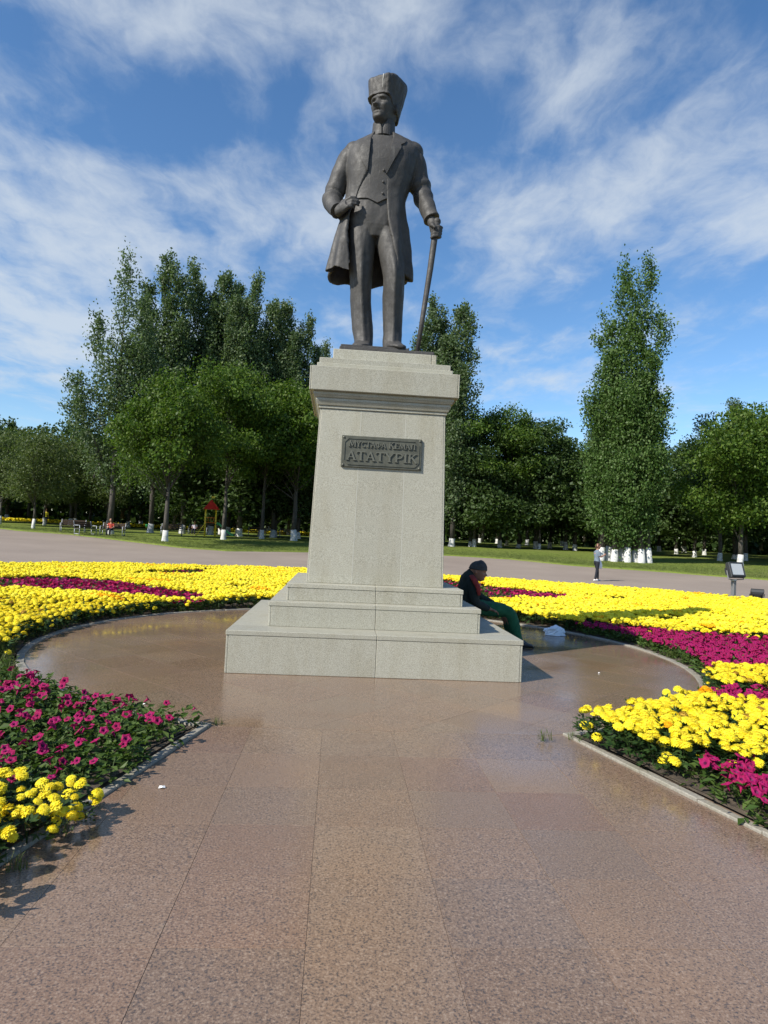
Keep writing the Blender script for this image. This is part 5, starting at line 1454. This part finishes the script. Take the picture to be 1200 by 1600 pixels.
standing('person in yellow shirt and dark shorts on the far left lawn by the birch', (-28.3, 55.0, H(-28.3, 55)+.04), math.radians(200), 'yellow_cloth', 'leggings', 'shoe_dark', 1.55, None, 'hair', .1, .014, False)

# ================================================================== PARK FURNITURE
M['wood'] = cloth('dark_bench_wood', (.06, .038, .026), .7); M['iron'] = mat('pale_iron', (.32, .34, .36), .5, .3); M['black'] = mat('black_housing', (.022, .024, .027), .45); M['grey_metal'] = mat('grey_pole', (.20, .20, .20), .5, .4)
M['glass'] = mat('lamp_glass', (.42, .44, .45), .2); M['reflector'] = mat('lamp_reflector', (.75, .76, .77), .25, .6)
def make_bench():
    t = empty('park_bench')
    for i in range(4):
        mb = MB(); mb.box((0, -.18+.125*i, .45), (1.7, .105, .035)); me = mb.mesh('seat_slat', M['wood']); bevel_mesh(me, .006); link('seat_slat', me, t)
    for i in range(3):
        mb = MB(); mb.box((0, .27+.03*i, .60+.13*i), (1.7, .03, .105)); me = mb.mesh('back_slat', M['wood']); bevel_mesh(me, .006); link('back_slat', me, t)
    for s in (-1, 1):
        mb = MB()
        for a, b_ in (((-.20, 0), (-.20, .66)), ((.22, 0), (.22, .43)), ((.23, .43), (.34, .95)), ((-.20, .66), (.27, .66)), ((-.20, .42), (.22, .42)), ((-.2, .08), (.22, .08))):
            mb.tube([(s*.80, a[0], a[1]), (s*.80, b_[0], b_[1])], .026, 8)
        mb.build('bench_frame', M['iron'], t, True)
    return t
bench0 = None
for (x, y, rz, lab) in ((-19.6, 39.4, .2, 'dark slatted park bench nearest the birch on the left lawn'), (-17.9, 37.3, 1.2, 'dark park bench in the shade behind the first bench'), (-16.4, 38.2, -.1, 'dark park bench beside the whitewashed trunk of the silvery poplar'),
                        (-13.9, 44.6, .1, 'dark park bench half hidden behind the round green tree'), (-13.0, 50.3, 0, 'dark park bench beside the playground tower'), (-8.1, 53.2, .1, 'park bench deep in the shade left of the pedestal'), (-5.2, 53.6, 0, 'park bench in the shade closest to the pedestal')):
    t = make_bench() if bench0 is None else copy_tree(bench0)
    bench0 = bench0 or t; t.location = (x, y, H(x, y)+.05); t.rotation_euler = (0, 0, rz); tag(t, lab, 'bench', 'park benches under the trees')
def seated_far(label, loc, rz, shirt):
    t = empty('person', loc, rz); tag(t, label, 'person'); b = MB()
    pl = head(b, (0, -.10, 1.06), 0, .1); blend_tube(b, [(0, .0, .98), (0, -.02, 1.12)], [.055, .05]); blend_tube(b, [(0, .08, .52), (0, .05, .8), (0, 0, 1.0)], [.12, .12, .09])
    for q in (-1, 1):
        blend_tube(b, [(q*.17, .02, .97), (q*.23, -.02, .72), (q*.13, -.24, .60)], [.045, .038, .028]); hand(b, (q*.13, -.24, .60), (-q*.2, -1, -.2), (0, 0, -1), -q, .5)
        blend_tube(b, [(q*.09, .05, .54), (q*.11, -.38, .53), (q*.11, -.40, .07)], [.075, .055, .038])
    remeshed('body', b, .014, 'skin', t); c = MB()
    c.loft([[Vector((rx*math.sin(2*PI*k/18), .07-.07*(z-.5)-ry*math.cos(2*PI*k/18), z)) for k in range(18)] for z, rx, ry in ((.5, .175, .14), (.7, .165, .13), (.9, .18, .125), (.98, .14, .10), (1.02, .07, .07))])
    for q in (-1, 1): blend_tube(c, [(q*.16, .02, .96), (q*.21, -.01, .78)], [.065, .06])
    remeshed('shirt', c, .014, shirt, t); l = MB()
    for q in (-1, 1):
        blend_tube(l, [(q*.09, .06, .55), (q*.11, -.39, .54), (q*.11, -.40, .12)], [.10, .075, .055])
        sh = MB(); sh.loft([[Vector((q*.11+w*math.sin(2*PI*k/10), -.40+y, .002+hh*(.5-.5*math.cos(2*PI*k/10)))) for k in range(10)] for y, w, hh in ((.07, .02, .05), (.03, .04, .085), (-.1, .042, .055), (-.16, .02, .03))]); sh.build('shoe', M['shoe_dark'], t, True)
    l.ball((0, .06, .56), (.17, .13, .10), 8); remeshed('trousers', l, .014, 'leggings', t)
    hm = MB(); hm.loft([[pl((w*math.sin(2*PI*k/14), .02-d*math.cos(2*PI*k/14), z)) for k in range(14)] for z, w, d in ((.13, .086, .10), (.17, .088, .108), (.21, .075, .085), (.24, .02, .03))]); remeshed('hair', hm, .013, 'hair', t)
seated_far('person in red shirt sitting on the bench beside the whitewashed poplar trunk', (-16.5, 38.15, H(-16.5, 38.2)+.05-.07), -.1, 'red_shirt')
seated_far('person in pale shirt sitting on the bench beside the playground tower', (-13.3, 50.25, H(-13.3, 50.3)+.05-.07), 0, 'lilac')

def floodlight(label, loc, aim, pole_h, tilt, s=1.0):
    t = empty('floodlight', loc, aim); tag(t, label, 'floodlight')          # local -y is the beam side
    mb = MB(); mb.box((0, 0, pole_h/2), (.13*s, .13*s, pole_h)); me = mb.mesh('pole', M['grey_metal']); bevel_mesh(me, .012); link('pole', me, t)
    mb = MB(); mb.loft([[(.10*s*math.cos(k*PI/6), .10*s*math.sin(k*PI/6), pole_h+z) for k in range(12)] for z in (0, .05)]); mb.build('pole_cap', M['white'], t)
    R = Matrix.Rotation(tilt, 3, 'X'); c = Vector((0, -.02, pole_h+.36*s))
    def tr(x, y, z): return c + R @ (Vector((x, y, z))*s)
    mb = MB(); mb.loft([[tr(x, y, z) for x, z in ((-w, -h), (w, -h), (w, h), (-w, h))] for y, w, h in ((-.12, .31, .27), (.02, .31, .27), (.14, .22, .19), (.20, .10, .09))]); me = mb.mesh('housing', M['black']); bevel_mesh(me, .012); link('housing', me, t)
    mb = MB(); mb.loft([[tr(x, y, z) for x, z in ((-.25, -.18), (.25, -.18), (.25, .22), (-.25, .22))] for y in (-.128, -.122)]); mb.build('glass', M['glass'], t)
    mb = MB()
    for x0, z0, x1, z1 in ((-.30, .25, .30, .25), (-.30, -.22, .30, -.22), (-.28, -.2, -.28, .24), (.28, -.2, .28, .24)): mb.tube([tr(x0, -.135, z0), tr(x1, -.135, z1)], .022*s, 6)
    mb.build('front_frame', M['black'], t)
    mb = MB()
    for k in range(6): mb.loft([[tr(x, y, z) for x, y, z in ((-.22+.088*k-.008, .03, -.2), (-.22+.088*k+.008, .03, -.2), (-.22+.088*k+.008, .03, .2), (-.22+.088*k-.008, .03, .2))], [tr(x, y, z) for x, y, z in ((-.22+.088*k-.006, .20, -.1), (-.22+.088*k+.006, .20, -.1), (-.22+.088*k+.006, .20, .1), (-.22+.088*k-.006, .20, .1))]])
    mb.build('cooling_fins', M['black'], t)
    mb = MB(); mb.tube([tr(-.34, 0, 0), tr(-.34, .02, -.30), (0, 0, pole_h+.03), tr(.34, .02, -.30), tr(.34, 0, 0)], [.02*s]*5, 6); mb.build('bracket', M['grey_metal'], t)
floodlight('black floodlight with pale glass on a short post behind the right flower bed', (12.55, 11.45, 0), math.radians(14), .72, math.radians(-18), .94)
floodlight('small black floodlight low behind the marigolds, right of the taller one', (13.2, 11.2, 0), math.radians(150), .12, math.radians(-60), .62)

M['p_red'] = mat('red_plastic', (.55, .03, .02), .4); M['p_green'] = mat('green_plastic', (.03, .32, .08), .4); M['p_yellow'] = mat('yellow_plastic', (.72, .55, .03), .4); M['p_orange'] = mat('orange_plastic', (.6, .16, .02), .4)
def playground():
    x, y = -11.1, 45.9; t = empty('play_tower', (x, y, H(x, y)+.05), .25); t.scale = (.76, .76, .76); tag(t, 'colourful playground tower with red roof, yellow rails and green slide', 'play tower')
    for sx in (-1, 1):
        for sy in (-1, 1): mb = MB(); mb.tube([(sx*.55, sy*.55, 0), (sx*.55, sy*.55, 3.1)], .055, 8); mb.build('post', M['p_yellow'], t, True)
    mb = MB(); mb.box((0, 0, 1.35), (1.2, 1.2, .09)); mb.build('platform', M['wood'], t)
    mb = MB(); mb.loft([[(s1*w, s2*w, z) for s1, s2 in ((-1, -1), (1, -1), (1, 1), (-1, 1))] for w, z in ((.85, 3.0), (.80, 3.06), (.05, 4.05))]); mb.build('roof', M['p_red'], t)
    mb = MB(); mb.tube([(0, 0, 4.0), (0, 0, 4.5)], .02, 6); mb.box((.17, 0, 4.36), (.34, .02, .22)); mb.build('flag', M['p_yellow'], t)
    for k, (a, b_) in enumerate((((-.55, -.6), (.55, -.6)), ((-.6, -.55), (-.6, .55)))):
        mb = MB()
        for z in (1.55, 2.1): mb.tube([(*a, z), (*b_, z)], .03, 6)
        for q in range(5): f = q/4; mb.tube([(a[0]*(1-f)+b_[0]*f, a[1]*(1-f)+b_[1]*f, 1.5), (a[0]*(1-f)+b_[0]*f, a[1]*(1-f)+b_[1]*f, 2.1)], .02, 6)
        mb.build('railing', M['p_orange' if k == 0 else 'p_yellow'], t, True)
    mb = MB(); sl = [(.6, 0, 1.45), (.9, 0, 1.38), (1.5, 0, .85), (2.1, 0, .35), (2.5, 0, .22)]
    for s in (-1, 1): mb.loft([[(px_, s*.28+w, pz+h) for w, h in ((-.02, -.05), (.02, -.05), (.02, .22), (-.02, .22))] for px_, _, pz in sl])
    mb.loft([[(px_, w, pz+h) for w, h in ((-.27, -.03), (.27, -.03), (.27, .0), (-.27, .0))] for px_, _, pz in sl]); mb.build('slide', M['p_green'], t)
    mb = MB()
    for s in (-1, 1): mb.tube([(-1.5, s*.3, 0), (-.6, s*.3, 1.4), (-.6, s*.3, 2.0)], .035, 6)
    for k in range(5): f = (k+.5)/5; mb.tube([(-1.5+.9*f, -.3, 1.4*f), (-1.5+.9*f, .3, 1.4*f)], .025, 6)
    mb.build('ladder', M['p_yellow'], t, True)
playground()
def spring_rider():
    x, y = -17.4, 50.5; t = empty('spring_rider', (x, y, H(x, y)+.05), 1.2); tag(t, 'small green spring rocker on the left lawn behind the poplar trunk', 'spring rocker')
    mb = MB(); mb.tube([(.09*math.cos(k*.8), .09*math.sin(k*.8), .012*k) for k in range(32)], .016, 6); mb.build('spring', M['iron'], t, True)
    mb = MB(); mb.loft([[Vector((x_+.0, w*math.sin(2*PI*k/12), z+h*math.cos(2*PI*k/12))) for k in range(12)] for x_, w, z, h in ((-.42, .03, .62, .06), (-.30, .10, .56, .15), (0, .13, .52, .15), (.26, .11, .60, .2), (.40, .09, .80, .17), (.55, .04, .84, .08))]); mb.build('seat_body', M['p_green'], t, True)
    mb = MB(); mb.tube([(.28, -.24, .86), (.28, .24, .86)], .022, 6); mb.build('handle', M['p_yellow'], t, True)
spring_rider()
M['car_white'] = mat('white_car_paint', (.7, .71, .72), .25); M['car_glass'] = mat('car_window', (.02, .025, .03), .1); M['tyre'] = mat('tyre', (.02, .02, .02), .8)
def make_car():
    t = empty('parked_car')
    prof = [(-2.1, .45), (-2.12, .75), (-1.85, .92), (-1.3, .98), (-.75, 1.42), (.65, 1.46), (1.35, 1.0), (1.95, .95), (2.12, .7), (2.1, .42)]
    mb = MB(); mb.loft([[(x, y, z if z < .9 else z-abs(y)*.06) for x, z in prof] for y in (-.82, -.6, .6, .82)]); me = mb.mesh('body', M['car_white']); bevel_mesh(fix_normals(me), .05, 2); link('body', smooth(me), t)
    for s in (-1, 1):
        for q in ((-.98, -.1), (-.02, .95)):
            mb = MB(); mb.loft([[(q[0]+.05*(q[0] < -.5)+.1, s*.80, 1.0), (q[1], s*.80, 1.0), (q[1]-.08 if q[1] < .5 else q[1]-.35, s*.80, 1.36), (max(q[0], -.65)+.08, s*.80, 1.36)], [(q[0]+.05*(q[0] < -.5)+.1, s*.828, 1.0), (q[1], s*.828, 1.0), (q[1]-.08 if q[1] < .5 else q[1]-.35, s*.79, 1.36), (max(q[0], -.65)+.08, s*.79, 1.36)]]); mb.build('side_window', M['car_glass'], t)
        for x in (-1.3, 1.3): mb = MB(); mb.loft([[(x+.31*math.cos(2*PI*k/16), s*yy, .31+.31*math.sin(2*PI*k/16)) for k in range(16)] for yy in (.66, .85)]); mb.build('wheel', M['tyre'], t, True)
        mb = MB(); mb.ball((-2.05, s*.6, .72), (.08, .16, .08), 6); mb.build('headlight', M['glass'], t, True)
    return t
c0 = make_car()
for k, (x, y, rz, lab) in enumerate(((-45.0, 96.5, .2, 'white parked car glimpsed between the far trunks, left one'), (-40.3, 98.0, .1, 'white parked car glimpsed between the far trunks, right one'))):
    t = c0 if k == 0 else copy_tree(c0); t.location = (x, y, H(x, y)+.06); t.rotation_euler = (0, 0, rz); tag(t, lab, 'car', 'cars parked far behind the trees')
def far_strip():
    pos = []; R = np.random.default_rng(4)
    for (x0, x1, y0, d) in ((-58, -4, 78, 1.2), (-52, -4, 72, .9)):
        n = 1400; x = R.uniform(x0, x1, n); y = y0 + .12*x + R.uniform(-d, d, n); pos.append(np.stack([x, y, np.array([H(a, b) for a, b in zip(x, y)])+R.uniform(.12, .38, n)], 1))
    P = np.concatenate(pos); n = len(P); V, F, m_ = tri_arrays(marigold_head(2))
    V, F, mi = scatter([(V, F, m_)], np.zeros(n, int), P, R.uniform(0, 6, n), R.uniform(0, .3, n), R.uniform(0, 6, n), R.uniform(2.2, 3.4, n))
    o = link('far_marigolds', npmesh('far_marigolds', V, F, [M['yellow']], mi)); tag(o, 'thin yellow flower strips far across the left lawn', 'flowers', kind='stuff')
far_strip()
M['paper'] = mat('paper_scrap', (.7, .7, .68), .8)
for (x, y, s, lab) in ((-1.50, -5.0, .020, 'white scrap of paper on the slabs by the left kerb'), (-2.15, -3.1, .018, 'tiny white scrap at the rim of the circle by the left petunias'), (2.9, -1.0, .014, 'tiny white scrap on the wet slabs right of the pedestal')):
    mb = MB(); mb.add([(-s, -s*.6, .002), (s*.2, -s*.7, .008), (s, -.2*s, .003), (s*.7, s*.7, .010), (-.3*s, s*.5, .003), (-s*.9, s*.3, .012), (0, 0, .014)], [(0, 1, 6), (1, 2, 6), (2, 3, 6), (3, 4, 6), (4, 5, 6), (5, 0, 6)])
    tag(mb.build('paper_scrap', M['paper'], None, False, (x, y, .002)), lab, 'litter')
def lawn_blades():
    """grass standing up along the lawn edge and over its nearer part"""
    R = np.random.default_rng(9); pos, sc = [], []
    for i in range(15000):
        th = math.radians(R.uniform(-38, 46)); rr = lawn_edge(th)+.05+abs(R.normal())*4.5; x, y = rr*math.sin(th), rr*math.cos(th)
        if not in_view(x, y, .5, 1.05, 1.0): continue
        pos.append((x, y, H(x, y)+.06)); sc.append(R.uniform(.5, 1.0))
    pr = [tri_arrays(grass_tuft(7, .15, .16, s)) for s in (5, 6)]
    pr = [(V*np.array([1, 1, 1.]), F, m_) for V, F, m_ in pr]; n = len(pos)
    V, F, mi = scatter(pr, R.integers(0, 2, n), np.array(pos), R.uniform(0, 6.28, n), R.uniform(0, .3, n), R.uniform(0, 6.28, n), np.array(sc))
    tag(link('lawn_grass', npmesh('lawn_grass', V, F, [M['blade']], mi)), 'short green grass of the park lawn beyond the plaza', 'grass', kind='stuff')
lawn_blades()
